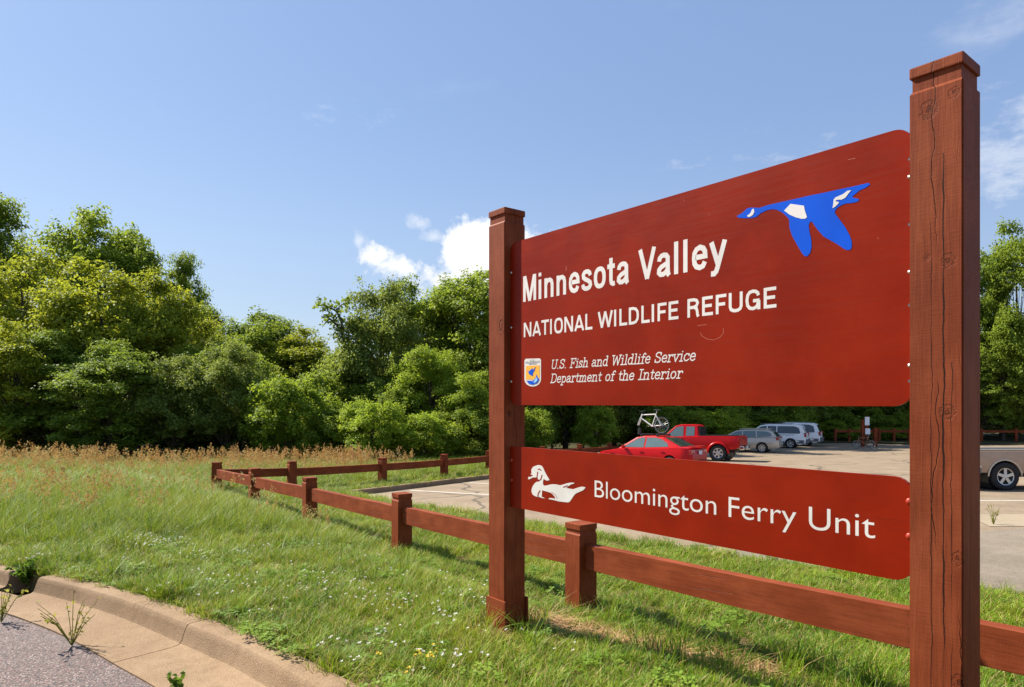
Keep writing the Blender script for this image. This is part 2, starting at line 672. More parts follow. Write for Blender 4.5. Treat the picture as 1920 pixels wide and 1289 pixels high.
def bark_mat():
    t = NT('bark')
    n = t.noise(t.coord('Object', (1, 1, .2)), 14, 5, .65)
    t.color(t.mix(t.ss(n, .35, .7), (.045, .036, .026), (.13, .105, .08)))
    t.rough(.9)
    t.bump(n, .03)
    return t.m


M_BARK = bark_mat()

# ------------------------------------------------------------------ the setting
# parking lot outline (x, y); its near edge runs behind the near fence, its left edge along the far fence
LOT_DROP = .10
lot_near = [(9.3, 1.2), (4.66, 6.5), (3.30, 7.75), (-4.05, 16.9)]
LOT = lot_near + [(-3.72, 17.5), (-0.8, 22.6), (4.2, 29.9), (19.0, 55.5), (27.5, 56.5), (32, 53.5), (75, 53.5), (75, 1.2)]


def in_poly(x, y, P):
    ins = False
    j = len(P) - 1
    for i in range(len(P)):
        if (P[i][1] > y) != (P[j][1] > y) and x < (P[j][0] - P[i][0]) * (y - P[i][1]) / (P[j][1] - P[i][1]) + P[i][0]:
            ins = not ins
        j = i
    return ins


def sheet(name, poly, off, mat, thick=0.0, cut=4.0, parent=None, label=None, cutx=0.0):
    """polygon laid on the slope, cut along y so that it follows the bend of the ground"""
    bm = bmesh.new()
    f = bm.faces.new([bm.verts.new((x, y, 0)) for x, y in poly])
    ys = [p[1] for p in poly]
    y = min(ys) + cut
    while y < max(ys):
        bmesh.ops.bisect_plane(bm, geom=bm.verts[:] + bm.edges[:] + bm.faces[:], plane_co=(0, y, 0), plane_no=(0, 1, 0))
        y += cut
    if cutx:
        x = -8.0
        while x < 8.0:
            bmesh.ops.bisect_plane(bm, geom=bm.verts[:] + bm.edges[:] + bm.faces[:], plane_co=(x, 0, 0), plane_no=(1, 0, 0))
            x += cutx
    for v in bm.verts:
        v.co.z = G(v.co.x, v.co.y) + off
    if thick:
        r = bmesh.ops.extrude_face_region(bm, geom=bm.faces[:])
        for v in [g for g in r['geom'] if isinstance(g, bmesh.types.BMVert)]:
            v.co.z -= thick
    o = bm_obj(name, bm, mat, parent)
    return tag(o, kind='structure') if parent is None else o


# base ground to the horizon
bm = bmesh.new()
xs = [-1500, -300, -100, -50, -25, -10, 0, 10, 25, 50, 100, 300, 1500]
ys = [-200, -20, 0, 10, 20, 30, 42, 60, 90, 120, 300, 2000]
vv = [[bm.verts.new((x, y, G(x, y) - .30)) for x in xs] for y in ys]
for a, b in zip(vv, vv[1:]):
    for i in range(len(xs) - 1):
        bm.faces.new((a[i], a[i + 1], b[i + 1], b[i]))
tag(bm_obj('ground', bm, M_GROUND), kind='structure')

# road kerb, measured along its lawn edge
kerb_grass = [Vector(p) for p in [(.55, 2.10), (-.20, 2.95), (-.87, 3.69), (-1.58, 4.42), (-2.15, 4.91), (-3.14, 5.72), (-4.30, 6.48), (-5.6, 7.15), (-8.5, 8.4), (-14, 10.2), (-30, 14)]]


def offset_line(P, d):
    out = []
    for i, p in enumerate(P):
        t = (P[min(i + 1, len(P) - 1)] - P[max(i - 1, 0)]).normalized()
        out.append(p + Vector((-t.y, t.x)) * d)      # left of travel; travel goes left and away, so left is the road
    return out


lawn_edge = [tuple(p) for p in kerb_grass]
lawn = lawn_edge + [(-30, 34), (-9, 30), (1.2, 31.0), (4.0, 30.3), (-1.0, 22.7), (-3.92, 17.55), (-4.25, 16.9)] + lot_near[::-1][1:] + [(6.5, -1.5), (3.2, -1.5)]
sheet('lawn', lawn, 0, M_SOIL, .2, .5, cutx=.4)
sheet('lawn', [(-9, 30.05), (-30, 34.05), (-60, 45), (-60, 70), (80, 70), (80, 53.7), (32, 53.7), (27.5, 56.7), (18.9, 55.7), (4.0, 30.35), (1.2, 31.05)], -.004, M_GROUND, .2)
lot_o = sheet('parking_lot', LOT, -LOT_DROP, M_LOT)
# darker coarse strip of the driveway at the near right corner
sheet('driveway', [(9.4, 1.3), (4.76, 6.55), (3.5, 7.8), (2.5, 9.1), (9.1, 11.6), (40, 11.8), (40, 1.3)], -LOT_DROP + .004, concrete_mat('driveway_surface', (.165, .135, .10), (.235, .195, .145), 60, .5, .005))
sheet('gutter_strip', [(8.2, 11.62), (40, 11.95), (40, 13.4), (8.9, 13.3)], -LOT_DROP + .008, concrete_mat('driveway_concrete', (.28, .225, .15), (.34, .275, .19), 60, .2))
# road surface and concrete gutter on the left
road_edge = offset_line(kerb_grass, .625)
sheet('road', [tuple(p) for p in road_edge] + [(-40, 8), (-40, -6), (2, -6)], -.150, M_ASPH, 0, 30)


def strip(name, prof_fn, P, mat, parent=None, jitter=0.0, nrm=None):
    """sweep a section (list of (offset, height)) along P on the ground"""
    v, f = [], []
    n = None
    for i, p in enumerate(P):
        t = (P[min(i + 1, len(P) - 1)] - P[max(i - 1, 0)]).normalized()
        nn = Vector((-t.y, t.x)) if nrm is None else nrm[i]
        sec = prof_fn(i)
        n = len(sec)
        for d, h in sec:
            q = p + nn * d
            v.append((q.x, q.y, G(q.x, q.y) + h + jitter * mnoise.noise(Vector((q.x * 3, q.y * 3, h * 9)))))
    for i in range(len(P) - 1):
        for k in range(n - 1):
            a = i * n + k
            f.append((a, a + 1, a + n + 1, a + n))
    for i0 in (0, (len(P) - 1) * n):
        b = len(v)
        v += v[i0:i0 + n]
        f.append(tuple(range(b, b + n)) if i0 else tuple(range(b, b + n))[::-1])
    return py_obj(name, v, f, mat, parent, False)


def resample(P, step=.12):
    out = [P[0]]
    # smooth with Catmull-Rom
    for i in range(len(P) - 1):
        p0, p1, p2, p3 = P[max(i - 1, 0)], P[i], P[i + 1], P[min(i + 2, len(P) - 1)]
        n = max(2, int((p2 - p1).length / step))
        for k in range(1, n + 1):
            t = k / n
            out.append(.5 * ((2 * p1) + (p2 - p0) * t + (2 * p0 - 5 * p1 + 4 * p2 - p3) * t * t + (3 * p1 - p0 - 3 * p2 + p3) * t ** 3))
    return out


kp = resample(kerb_grass)
prof = [(-.02, -.20), (-.02, .012), (.0, .016), (.125, .013), (.145, .008), (.158, -.006), (.168, -.03), (.190, -.095), (.202, -.116), (.225, -.126), (.29, -.132), (.64, -.138), (.64, -.22)]
kn = []
for i in range(len(kp)):
    t_ = (kp[min(i + 3, len(kp) - 1)] - kp[max(i - 3, 0)]).normalized()
    kn.append(Vector((-t_.y, t_.x)))
kerb = empty('kerb')
tag(kerb, kind='structure')


def cut_at(x):
    return min(range(len(kp)), key=lambda i: abs(kp[i].x - x))


crack_i = cut_at(-2.22)
notch_a, notch_b = cut_at(-4.42), cut_at(-4.80)
for a, b in ((0, crack_i), (crack_i, notch_a), (notch_b, len(kp) - 1)):
    seg = [p.copy() for p in kp[a:b + 1]]
    if a == crack_i:                          # a gap of a few millimetres at the crack
        seg[0] = seg[0].lerp(seg[1], .085)
    o = strip('kerb_section', lambda i: prof, seg, M_CONC, kerb, .0035, kn[a:b + 1])
    for pl in o.data.polygons:
        pl.use_smooth = len(pl.vertices) == 4
    o.data.set_sharp_from_angle(angle=R(26))
o = strip('gutter', lambda i: [(.30, -.136), (.64, -.141), (.64, -.22)], [p for p in kp[notch_a:notch_b + 1]], M_CONC, kerb, 0, kn[notch_a:notch_b + 1])

# kerb along the far side of the lot, below the far fence
far_k = resample([Vector(p) for p in [(-4.2, 16.8), (-3.82, 17.5), (-0.9, 22.6), (4.1, 29.9), (12, 43.5), (18.9, 55.4)]], .8)
kf = strip('kerb', lambda i: [(.30, -.14), (.28, .02), (.16, .035), (.02, .03), (0, -.01), (-.01, -.14)], far_k, M_CONC)
tag(kf, kind='structure')


# painted bay lines on the lot
def bay(a, b, w=.1):
    a, b = Vector(a), Vector(b)
    t = (b - a).normalized()
    n = Vector((-t.y, t.x)) * w / 2
    sheet('bay_line', [tuple(a + n), tuple(a - n), tuple(b - n), tuple(b + n)], -LOT_DROP + .005, M_PAINT, 0, 4, parent=lot_o)


fd = Vector((.49, .872))
hd = Vector((-.866, .5))
for k in range(13):
    base = Vector((-2.9, 18.5)) + fd * (2.95 * k + .2)
    bay(base, base - hd * 5.4)
bay((8.5, 15.9), (40, 16.3), .09)

# ------------------------------------------------------------------ the entrance sign
TH = math.atan(1020 / 1270.0)
U = Vector((math.sin(TH), -math.cos(TH), 0))       # along the sign, from the far post to the near post
NRM = Vector((-math.cos(TH), -math.sin(TH), 0))    # the side that faces us
CL = Vector((-0.045, 4.84, 0))
SGN = empty('entrance_sign', (CL.x, CL.y, G(CL.x, CL.y)))
tag(SGN, 'tall red-brown wooden entrance sign with two lettered panels between square posts', 'sign')
# sign frame: local x along U, local y away from us (-NRM), z up.
SGN.rotation_euler = (0, 0, math.atan2(U.y, U.x))
SZ0 = SGN.location.z


def sz(px, py):
    """pixel of the photograph -> (along, height) on the plane of the sign, in the sign's own frame"""
    d = Vector(((px - 960) / F, 1.0, 0))
    t = (CL + NRM * .0445).dot(NRM) / d.dot(NRM)
    P = d * t
    return (P - CL).dot(U), EYE + t * (HOR - py) / F - SZ0


def post_mesh(bm, w, z0, z1, cap=.042, neck=.052, rec=.009, over=.0):
    """square post with a groove cut round it below a cap block, edges eased"""
    h = w / 2
    prof_ = [(h, z0), (h, z1 - cap - neck - .012), (h - rec, z1 - cap - neck), (h - rec, z1 - cap)]
    rings = []
    for r, z in prof_:
        rings.append([bm.verts.new((sx * r, sy * r, z)) for sx, sy in ((1, 1), (-1, 1), (-1, -1), (1, -1))])
    for a, b in zip(rings, rings[1:]):
        for k in range(4):
            bm.faces.new((a[k], a[(k + 1) % 4], b[(k + 1) % 4], b[k]))
    bm.faces.new(rings[0][::-1])
    bm.faces.new(rings[-1])
    vert = [e for e in bm.edges if abs(e.verts[0].co.z - e.verts[1].co.z) > .2]
    bmesh.ops.bevel(bm, geom=vert, offset=.006, segments=2, affect='EDGES')
    return h + over


def make_post(parent, loc, w, z0, z1, name='post', mat=None, **kw):
    bm = bmesh.new()
    r = post_mesh(bm, w, z0, z1, **kw)
    p = bm_obj(name, bm, mat or M_WOOD, parent)
    p.location = loc
    cap = kw.get('cap', .042)
    bm = bmesh.new()
    box(bm, (0, 0, 0), (2 * r, 2 * r, cap), None, .005)
    c = bm_obj('cap', bm, M_WOOD, p)
    c.location = (0, 0, z1 - cap / 2 + .0005)
    return p


PW = .187
SPAN = 2.79
post_a = make_post(SGN, (.013, 0, 0), PW, -.5, 2.960)
post_b = make_post(SGN, (SPAN, 0, 0), PW, -.5, 2.915, mat=M_WOODB)
post_b.rotation_euler = (0, 0, math.pi)
for s in (-1, 1):                                   # skirting boards at the foot of the far post
    bm = bmesh.new()
    box(bm, (0, 0, 0), (PW + .026, .013, .23), None, .002)
    o = bm_obj('foot_board', bm, M_WOOD, post_a)
    o.location = (0.004, s * (PW / 2 + .0075), .105)


def rounded_panel(name, x0, x1, z0, z1, r, rl, th=.019):
    bm = bmesh.new()
    pts = []
    for cx, cz, a0, rr in ((x1 - r, z1 - r, 0, r), (x0 + rl, z1 - rl, 90, rl), (x0 + rl, z0 + rl, 180, rl), (x1 - r, z0 + r, 270, r)):
        for k in range(7):
            a = R(a0 + 15 * k)
            pts.append((cx + rr * math.cos(a), cz + rr * math.sin(a)))
    fr = [bm.verts.new((x, -.035 - th / 2, z)) for x, z in pts]
    bk = [bm.verts.new((x, -.035 + th / 2, z)) for x, z in pts]
    bm.faces.new(fr)
    bm.faces.new(bk[::-1])
    for k in range(len(pts)):
        bm.faces.new((fr[k], bk[k], bk[(k + 1) % len(pts)], fr[(k + 1) % len(pts)]))
    return bm_obj(name, bm, M_PANEL, SGN)


PX0, PX1 = .013 + PW / 2 + .003, SPAN - PW / 2 - .003
up = rounded_panel('upper_panel', PX0, PX1, 1.589 - SZ0, 2.717 - SZ0, .075, .06)
lo = rounded_panel('lower_panel', PX0, PX1, .880 - SZ0, 1.302 - SZ0, .075, .012)
YF = -.0445                                        # front face of the panels


def flat(name, pts, mat, parent, lift, px=True, zoom=None, th=.0008):
    """flat vinyl shape from an outline"""
    if zoom:
        s, ox, oy = zoom
        pts = [(ox + x / s, oy + y / s) for x, y in pts]
    q = [sz(*p) for p in pts] if px else pts
    bm = bmesh.new()
    a = [bm.verts.new((x, YF - lift - th, z)) for x, z in q]
    b = [bm.verts.new((x, YF - lift + .0003, z)) for x, z in q]
    from mathutils.geometry import tessellate_polygon
    for tri in tessellate_polygon([[Vector((x, z, 0)) for x, z in q]]):
        bm.faces.new([a[i] for i in tri])
    for k in range(len(q)):
        bm.faces.new((a[k], a[(k + 1) % len(q)], b[(k + 1) % len(q)], b[k]))
    return bm_obj(name, bm, mat, parent)


def lettering(name, s, x0, x1, zb, cap, parent, mat, bold=0.0, shear=0.0, lift=.0004, font_space=1.0, ref='N'):
    def mk(txt):
        cu = bpy.data.curves.new('t', 'FONT')
        cu.body = txt
        cu.size = 1.0
        cu.offset = bold
        cu.shear = shear
        cu.space_character = font_space
        cu.resolution_u = 6
        cu.extrude = .0
        o = bpy.data.objects.new('t', cu)
        COL.objects.link(o)
        bpy.context.view_layer.update()
        me = bpy.data.meshes.new_from_object(o.evaluated_get(bpy.context.evaluated_depsgraph_get()))
        bpy.data.objects.remove(o)
        bpy.data.curves.remove(cu)
        return me
    r = mk(ref)
    ch = max(v.co.y for v in r.vertices)
    bpy.data.meshes.remove(r)
    me = mk(s)
    a, b = min(v.co.x for v in me.vertices), max(v.co.x for v in me.vertices)
    for v in me.vertices:
        x, y = v.co.x, v.co.y
        v.co = (x0 + (x - a) / (b - a) * (x1 - x0), YF - lift, zb + y / ch * cap)
    # flat, one-sided faces; one part for each word
    polys = [[tuple(me.vertices[i].co) for i in p.vertices] for p in me.polygons]
    bpy.data.meshes.remove(me)
    words_out(name, s, polys, parent, mat)


def words_out(name, s, polys, parent, mat):
    iv = sorted((min(q[0] for q in p), max(q[0] for q in p), k) for k, p in enumerate(polys))
    gaps, hi = [], iv[0][1]
    for lo_, h_, k in iv[1:]:
        if lo_ > hi:
            gaps.append((lo_ - hi, (lo_ + hi) / 2))
        hi = max(hi, h_)
    cuts = sorted(g for _, g in sorted(gaps, reverse=True)[:s.count(' ')]) + [1e9]
    bins = [[] for _ in cuts]
    for p in polys:
        c = sum(q[0] for q in p) / len(p)
        bins[next(i for i, g in enumerate(cuts) if c < g)].append(p)
    for bn in bins:
        v, f = [], []
        for p in bn:
            ar = sum(p[i][0] * p[(i + 1) % len(p)][2] - p[(i + 1) % len(p)][0] * p[i][2] for i in range(len(p)))
            if abs(ar) < 1e-10:
                continue
            q = p if ar > 0 else p[::-1]
            f.append(tuple(range(len(v), len(v) + len(q))))
            v += q
        py_obj(name, v, f, mat, parent)


def at(px, py):
    return sz(px, py)


def ell(cx, cy, rx, ry, n=18, p=2.4):
    out = []
    for k in range(n + 1):
        t = 2 * math.pi * k / n + .17
        c_, s_ = math.cos(t), math.sin(t)
        out.append((cx + rx * math.copysign(abs(c_) ** (2 / p), c_), cy + ry * math.copysign(abs(s_) ** (2 / p), s_)))
    out[-1] = out[0]
    return out


SB = {  # bold condensed sans: advance, skeleton strokes in a 1-high cap box
    'M': (.80, [[(.10, 0), (.10, 1)], [(.66, 0), (.66, 1)], [(.13, .99), (.38, .01)], [(.38, .01), (.63, .99)]]),
    'i': (.31, [[(.13, 0), (.13, .74)], [(.13, .86), (.13, 1.0)]]),
    'n': (.61, [[(.12, 0), (.12, .74)], [(.12, .48), (.17, .59), (.25, .655), (.34, .655), (.41, .60), (.44, .49), (.44, 0)]]),
    'e': (.58, [[(.13, .385), (.46, .385), (.45, .52), (.40, .62), (.29, .67), (.18, .62), (.12, .52), (.105, .365), (.12, .21), (.18, .11), (.29, .065), (.39, .10), (.45, .22)]]),
    's': (.55, [[(.43, .51), (.40, .61), (.33, .66), (.25, .668), (.17, .645), (.12, .57), (.13, .47), (.20, .41), (.34, .335), (.42, .27), (.44, .18), (.39, .10), (.29, .065), (.20, .075), (.12, .13), (.095, .23)]]),
    'o': (.58, [ell(.29, .367, .185, .30)]),
    't': (.39, [[(.18, .95), (.18, .2), (.20, .11), (.26, .07), (.34, .08)], [(.03, .67), (.34, .67)]]),
    'a': (.57, [[(.11, .49), (.13, .59), (.19, .65), (.27, .668), (.36, .645), (.41, .57), (.415, .16), (.43, .05), (.46, 0)], [(.41, .405), (.31, .36), (.19, .31), (.11, .23), (.10, .14), (.16, .075), (.25, .07), (.35, .12), (.41, .22)]]),
    'V': (.66, [[(.07, 1), (.33, .02)], [(.33, .02), (.59, 1)]]),
    'l': (.31, [[(.13, 0), (.13, 1)]]),
    'y': (.54, [[(.07, .74), (.275, .06)], [(.48, .74), (.26, -.02), (.22, -.13), (.16, -.19), (.06, -.185)]]),
    'N': (.70, [[(.11, 0), (.11, 1)], [(.57, 0), (.57, 1)], [(.13, .98), (.55, .02)]]),
    'A': (.66, [[(.07, 0), (.33, .98)], [(.33, .98), (.59, 0)], [(.17, .26), (.49, .26)]]),
    'T': (.58, [[(.02, .92), (.56, .92)], [(.29, 0), (.29, .9)]]),
    'I': (.31, [[(.13, 0), (.13, 1)]]),
    'O': (.70, [ell(.35, .5, .235, .43, 20, 2.7)]),
    'L': (.53, [[(.12, 0), (.12, 1)], [(.12, .078), (.50, .078)]]),
    'W': (.90, [[(.06, 1), (.25, .02)], [(.25, .02), (.45, .98)], [(.45, .98), (.65, .02)], [(.65, .02), (.84, 1)]]),
    'D': (.68, [[(.12, 0), (.12, 1)], [(.12, .922), (.30, .922), (.44, .87), (.53, .72), (.55, .5), (.53, .28), (.44, .13), (.30, .078), (.12, .078)]]),
    'F': (.55, [[(.12, 0), (.12, 1)], [(.12, .922), (.51, .922)], [(.12, .50), (.46, .50)]]),
    'E': (.60, [[(.12, 0), (.12, 1)], [(.12, .922), (.53, .922)], [(.12, .51), (.49, .51)], [(.12, .078), (.54, .078)]]),
    'R': (.67, [[(.12, 0), (.12, 1)], [(.12, .922), (.36, .922), (.48, .87), (.53, .74), (.48, .59), (.36, .52), (.12, .52)], [(.38, .51), (.48, .43), (.51, .28), (.525, .1), (.56, 0)]]),
    'U': (.69, [[(.12, 1), (.12, .28), (.16, .15), (.25, .085), (.345, .07), (.44, .085), (.53, .15), (.57, .28), (.57, 1)]]),
    'G': (.70, [[(.56, .69), (.53, .82), (.45, .905), (.34, .93), (.22, .89), (.14, .76), (.11, .5), (.14, .24), (.22, .11), (.34, .07), (.45, .11), (.53, .22), (.555, .42)], [(.35, .45), (.60, .45)], [(.575, .45), (.575, 0)]]),
    ' ': (.30, []),
}


def bold_text(name, s, x0, x1, zb, cap, parent, mat, w):
    """strokes of even width with mitred joints"""
    tot = sum(SB[c][0] for c in s)
    sx = (x1 - x0) / tot
    polys, x, lay = [], 0.0, 0
    for ch in s:
        adv, st = SB[ch]
        for q, pl in enumerate(st):
            P = [Vector(((x + a) * sx, b * cap)) for a, b in pl]
            closed = (P[0] - P[-1]).length < 1e-6
            if closed:
                P = P[:-1]
            n = len(P)
            Lp, Rp = [], []
            for i, p in enumerate(P):
                a = P[i - 1] if (i > 0 or closed) else None
                b = P[(i + 1) % n] if (i < n - 1 or closed) else None
                d1 = (p - a).normalized() if a is not None else (b - p).normalized()
                d2 = (b - p).normalized() if b is not None else d1
                m = Vector((-d1.y - d2.y, d1.x + d2.x)).normalized()
                k = w * cap / 2 / max(.5, m.dot(Vector((-d1.y, d1.x))))
                Lp.append(p + m * k)
                Rp.append(p - m * k)
            yq = YF - .0004 - .00004 * (q % 4)
            for i in range(n if closed else n - 1):
                j = (i + 1) % n
                polys.append([(x0 + v.x, yq, zb + v.y) for v in (Lp[i], Rp[i], Rp[j], Lp[j])])
        x += adv
    words_out(name, s, polys, parent, mat)


x0, zb = at(980, 567); _, zt = at(981, 519); x1, _ = at(1363, 500)
bold_text('lettering', 'Minnesota Valley', x0, x1, zb, zt - zb, up, M_WHITE, .155)
x0, zb = at(981, 633); _, zt = at(982, 606); x1, _ = at(1459, 560)
bold_text('lettering', 'NATIONAL WILDLIFE REFUGE', x0, x1, zb, zt - zb, up, M_WHITE, .165)
x0, zb = at(1115, 932); _, zt = at(1115, 901); x1, _ = at(1641, 1000)
lettering('lettering', 'Bloomington Ferry Unit', x0, x1, zb, zt - zb, lo, M_WHITE, -.004, ref='B')

# --- typewriter-like italic lines: strokes with slab serifs
GL = {  # advance, strokes in a 1-high cap box
    'U': (.86, [[(.14, 1), (.14, .3), (.2, .07), (.42, 0), (.64, .07), (.70, .3), (.70, 1)], [(.02, 1), (.27, 1)], [(.57, 1), (.83, 1)]]),
    '.': (.34, [[(.12, .02), (.17, .02)]]),
    'S': (.74, [[(.62, .72), (.62, .95)], [(.62, .82), (.48, .98), (.24, .98), (.10, .84), (.13, .64), (.34, .53), (.56, .43), (.64, .25), (.54, .06), (.34, .01), (.16, .07), (.10, .2)], [(.10, .03), (.10, .28)]]),
    'F': (.78, [[(.18, 0), (.18, 1)], [(.04, 1), (.70, 1), (.70, .78)], [(.18, .52), (.5, .52)], [(.5, .4), (.5, .64)], [(.04, 0), (.36, 0)]]),
    'W': (1.1, [[(.12, 1), (.30, 0), (.54, .9), (.78, 0), (.97, 1)], [(.0, 1), (.26, 1)], [(.84, 1), (1.08, 1)]]),
    'D': (.86, [[(.16, 0), (.16, 1)], [(.03, 1), (.46, 1), (.68, .86), (.76, .5), (.68, .14), (.46, 0), (.03, 0)]]),
    'I': (.5, [[(.24, 0), (.24, 1)], [(.06, 1), (.42, 1)], [(.06, 0), (.42, 0)]]),
    'a': (.66, [[(.10, .54), (.18, .66), (.36, .67), (.47, .56), (.47, .1), (.53, .01), (.62, .03)], [(.47, .40), (.24, .38), (.08, .25), (.09, .08), (.22, 0), (.38, .05), (.47, .17)]]),
    'c': (.60, [[(.51, .48), (.51, .64)], [(.50, .54), (.40, .66), (.24, .66), (.09, .5), (.08, .2), (.22, .02), (.40, .02), (.52, .14)]]),
    'd': (.70, [[(.52, 0), (.52, 1), (.38, 1)], [(.52, .5), (.38, .66), (.22, .64), (.09, .48), (.09, .18), (.22, .01), (.38, .02), (.52, .16)], [(.52, 0), (.66, 0)]]),
    'e': (.62, [[(.09, .36), (.52, .36), (.50, .54), (.38, .67), (.22, .66), (.09, .5), (.08, .2), (.22, .02), (.40, .01), (.53, .13)]]),
    'f': (.46, [[(.46, .90), (.40, 1), (.27, .98), (.20, .84), (.20, 0)], [(.05, .64), (.40, .64)], [(.06, 0), (.36, 0)]]),
    'h': (.74, [[(.05, 1), (.16, 1), (.16, 0)], [(.16, .48), (.30, .65), (.46, .65), (.55, .52), (.55, 0)], [(.03, 0), (.29, 0)], [(.44, 0), (.69, 0)]]),
    'i': (.40, [[(.07, .66), (.20, .66), (.20, 0)], [(.06, 0), (.35, 0)], [(.19, .90), (.22, .90)]]),
    'l': (.40, [[(.07, 1), (.20, 1), (.20, 0)], [(.06, 0), (.35, 0)]]),
    'm': (1.02, [[(.04, .66), (.15, .66), (.15, 0)], [(.15, .5), (.28, .66), (.40, .65), (.48, .53), (.48, 0)], [(.48, .5), (.61, .66), (.73, .65), (.81, .53), (.81, 0)], [(.03, 0), (.27, 0)], [(.38, 0), (.58, 0)], [(.71, 0), (.94, 0)]]),
    'n': (.74, [[(.04, .66), (.16, .66), (.16, 0)], [(.16, .48), (.30, .66), (.46, .65), (.55, .52), (.55, 0)], [(.03, 0), (.29, 0)], [(.44, 0), (.69, 0)]]),
    'o': (.66, [[(.31, .67), (.14, .58), (.08, .33), (.14, .08), (.31, 0), (.48, .08), (.55, .33), (.48, .58), (.31, .67)]]),
    'p': (.70, [[(.04, .66), (.16, .66), (.16, -.30)], [(.16, .5), (.30, .66), (.46, .64), (.58, .48), (.58, .18), (.46, .01), (.30, .02), (.16, .16)], [(.03, -.30), (.31, -.30)]]),
    'r': (.56, [[(.05, .66), (.17, .66), (.17, 0)], [(.17, .44), (.28, .62), (.42, .67), (.50, .60), (.50, .52)], [(.04, 0), (.34, 0)]]),
    's': (.56, [[(.46, .50), (.46, .66)], [(.46, .57), (.34, .67), (.18, .65), (.10, .52), (.16, .40), (.38, .30), (.47, .17), (.40, .04), (.25, 0), (.09, .10)], [(.09, .0), (.09, .18)]]),
    't': (.46, [[(.20, .90), (.20, .12), (.28, .01), (.40, .06)], [(.05, .65), (.40, .65)]]),
    'v': (.66, [[(.08, .66), (.31, 0), (.54, .66)], [(0, .66), (.20, .66)], [(.43, .66), (.64, .66)]]),
    ' ': (.42, []),
}


def stroke_text(name, s, x0, x1, zb, cap, parent, mat, w=.115, shear=.2):
    quads, x = [], 0.0
    for ch in s:
        adv, st = GL[ch]
        for pl in st:
            for (ax, ay), (bx, by) in zip(pl, pl[1:]):
                quads.append((x + ax, ay, x + bx, by))
        x += adv
    tot = x
    v, f = [], []
    sx = (x1 - x0) / tot
    for k, (ax, ay, bx, by) in enumerate(quads):
        ax, bx = (ax + shear * ay) * sx, (bx + shear * by) * sx
        ay, by = ay * cap, by * cap
        d = Vector((bx - ax, by - ay))
        L_ = d.length or 1
        d /= L_
        n = Vector((-d.y, d.x)) * w * cap / 2
        e = d * w * cap * .42
        lift = .0004 + .00002 * (k % 7)
        b = len(v)
        for px, py, s1, s2 in ((ax, ay, -1, 1), (ax, ay, -1, -1), (bx, by, 1, -1), (bx, by, 1, 1)):
            v.append((x0 + px + e.x * s1 + n.x * s2, YF - lift, zb + py + e.y * s1 + n.y * s2))
        f.append((b, b + 1, b + 2, b + 3))
    words_out(name, s, [[v[i] for i in q] for q in f], parent, mat)


x0, zb = at(1033, 692); _, zt = at(1034, 676); x1, _ = at(1304, 672)
stroke_text('lettering', 'U.S. Fish and Wildlife Service', x0, x1, zb, zt - zb, up, M_WHITE)
x0, zb = at(1032, 718); _, zt = at(1034, 702); x1, _ = at(1279, 705)
stroke_text('lettering', 'Department of the Interior', x0, x1, zb, zt - zb, up, M_WHITE)

ZG = (7.111, 1370, 330)
goose = flat('goose_emblem', [(80, 540), (150, 500), (215, 440), (260, 425), (330, 425), (380, 430), (500, 390), (700, 345), (880, 305), (1050, 265), (1250, 225), (1450, 180), (1600, 150), (1840, 95), (1860, 118), (1790, 165), (1720, 195), (1620, 280), (1640, 292), (1710, 310), (1710, 335), (1640, 360), (1540, 370), (1480, 390), (1420, 430), (1395, 465), (1390, 500), (1450, 580), (1530, 690), (1590, 800), (1615, 880), (1615, 950), (1600, 985), (1570, 992), (1530, 985), (1400, 900), (1240, 810), (1160, 720), (1110, 650), (1085, 610), (1055, 620), (1040, 660), (1050, 740), (1075, 850), (1080, 950), (1060, 1030), (1020, 1075), (985, 1070), (950, 1030), (880, 910), (820, 800), (785, 690), (780, 580), (745, 540), (690, 490), (620, 455), (560, 445), (480, 460), (400, 500), (340, 550), (270, 565), (180, 565), (110, 560)], M_BLUE, up, .0002, zoom=ZG)
for p in ([(220, 535), (265, 500), (290, 445), (310, 440), (318, 480), (300, 520), (265, 545), (235, 550)],
          [(800, 375), (980, 400), (990, 460), (1020, 550), (1000, 572), (950, 575), (870, 555), (790, 520), (715, 465)],
          [(1610, 195), (1560, 200), (1500, 245), (1400, 290), (1375, 320), (1370, 380), (1360, 435), (1400, 410), (1440, 370), (1445, 350), (1410, 345), (1400, 330), (1430, 320), (1480, 320), (1530, 295), (1550, 270), (1575, 235)]):
    flat('white_patch', p, M_WHITE, goose, .0012, zoom=ZG)

ZD = (13.714, 970, 860)
duck = flat('duck_emblem', [(275, 520), (295, 470), (340, 475), (400, 445), (395, 420), (350, 420), (345, 400), (370, 375), (360, 310), (375, 260), (410, 215), (470, 190), (530, 170), (590, 175), (640, 200), (675, 260), (710, 340), (750, 420), (800, 500), (830, 550), (790, 570), (740, 565), (690, 530), (672, 540), (660, 620), (665, 670), (690, 700), (760, 695), (850, 670), (930, 662), (1010, 670), (1100, 690), (1200, 665), (1290, 635), (1380, 620), (1470, 625), (1455, 650), (1390, 665), (1320, 710), (1260, 760), (1330, 775), (1440, 790), (1540, 755), (1650, 725), (1730, 735), (1755, 755), (1690, 820), (1600, 860), (1510, 900), (1450, 960), (1400, 1040), (1350, 1110), (1310, 1130), (1200, 1120), (1070, 1105), (940, 1070), (800, 1045), (830, 1015), (920, 1025), (985, 1040), (960, 980), (900, 910), (840, 875), (740, 845), (640, 820), (635, 900), (630, 985), (710, 1025), (650, 1020), (560, 990), (500, 985), (440, 960), (390, 920), (365, 850), (375, 770), (410, 690), (450, 640), (495, 600), (540, 602), (590, 578), (560, 562), (520, 530), (508, 480), (470, 490), (420, 485), (360, 510), (300, 540)], M_WHITE, lo, .0002, zoom=ZD)
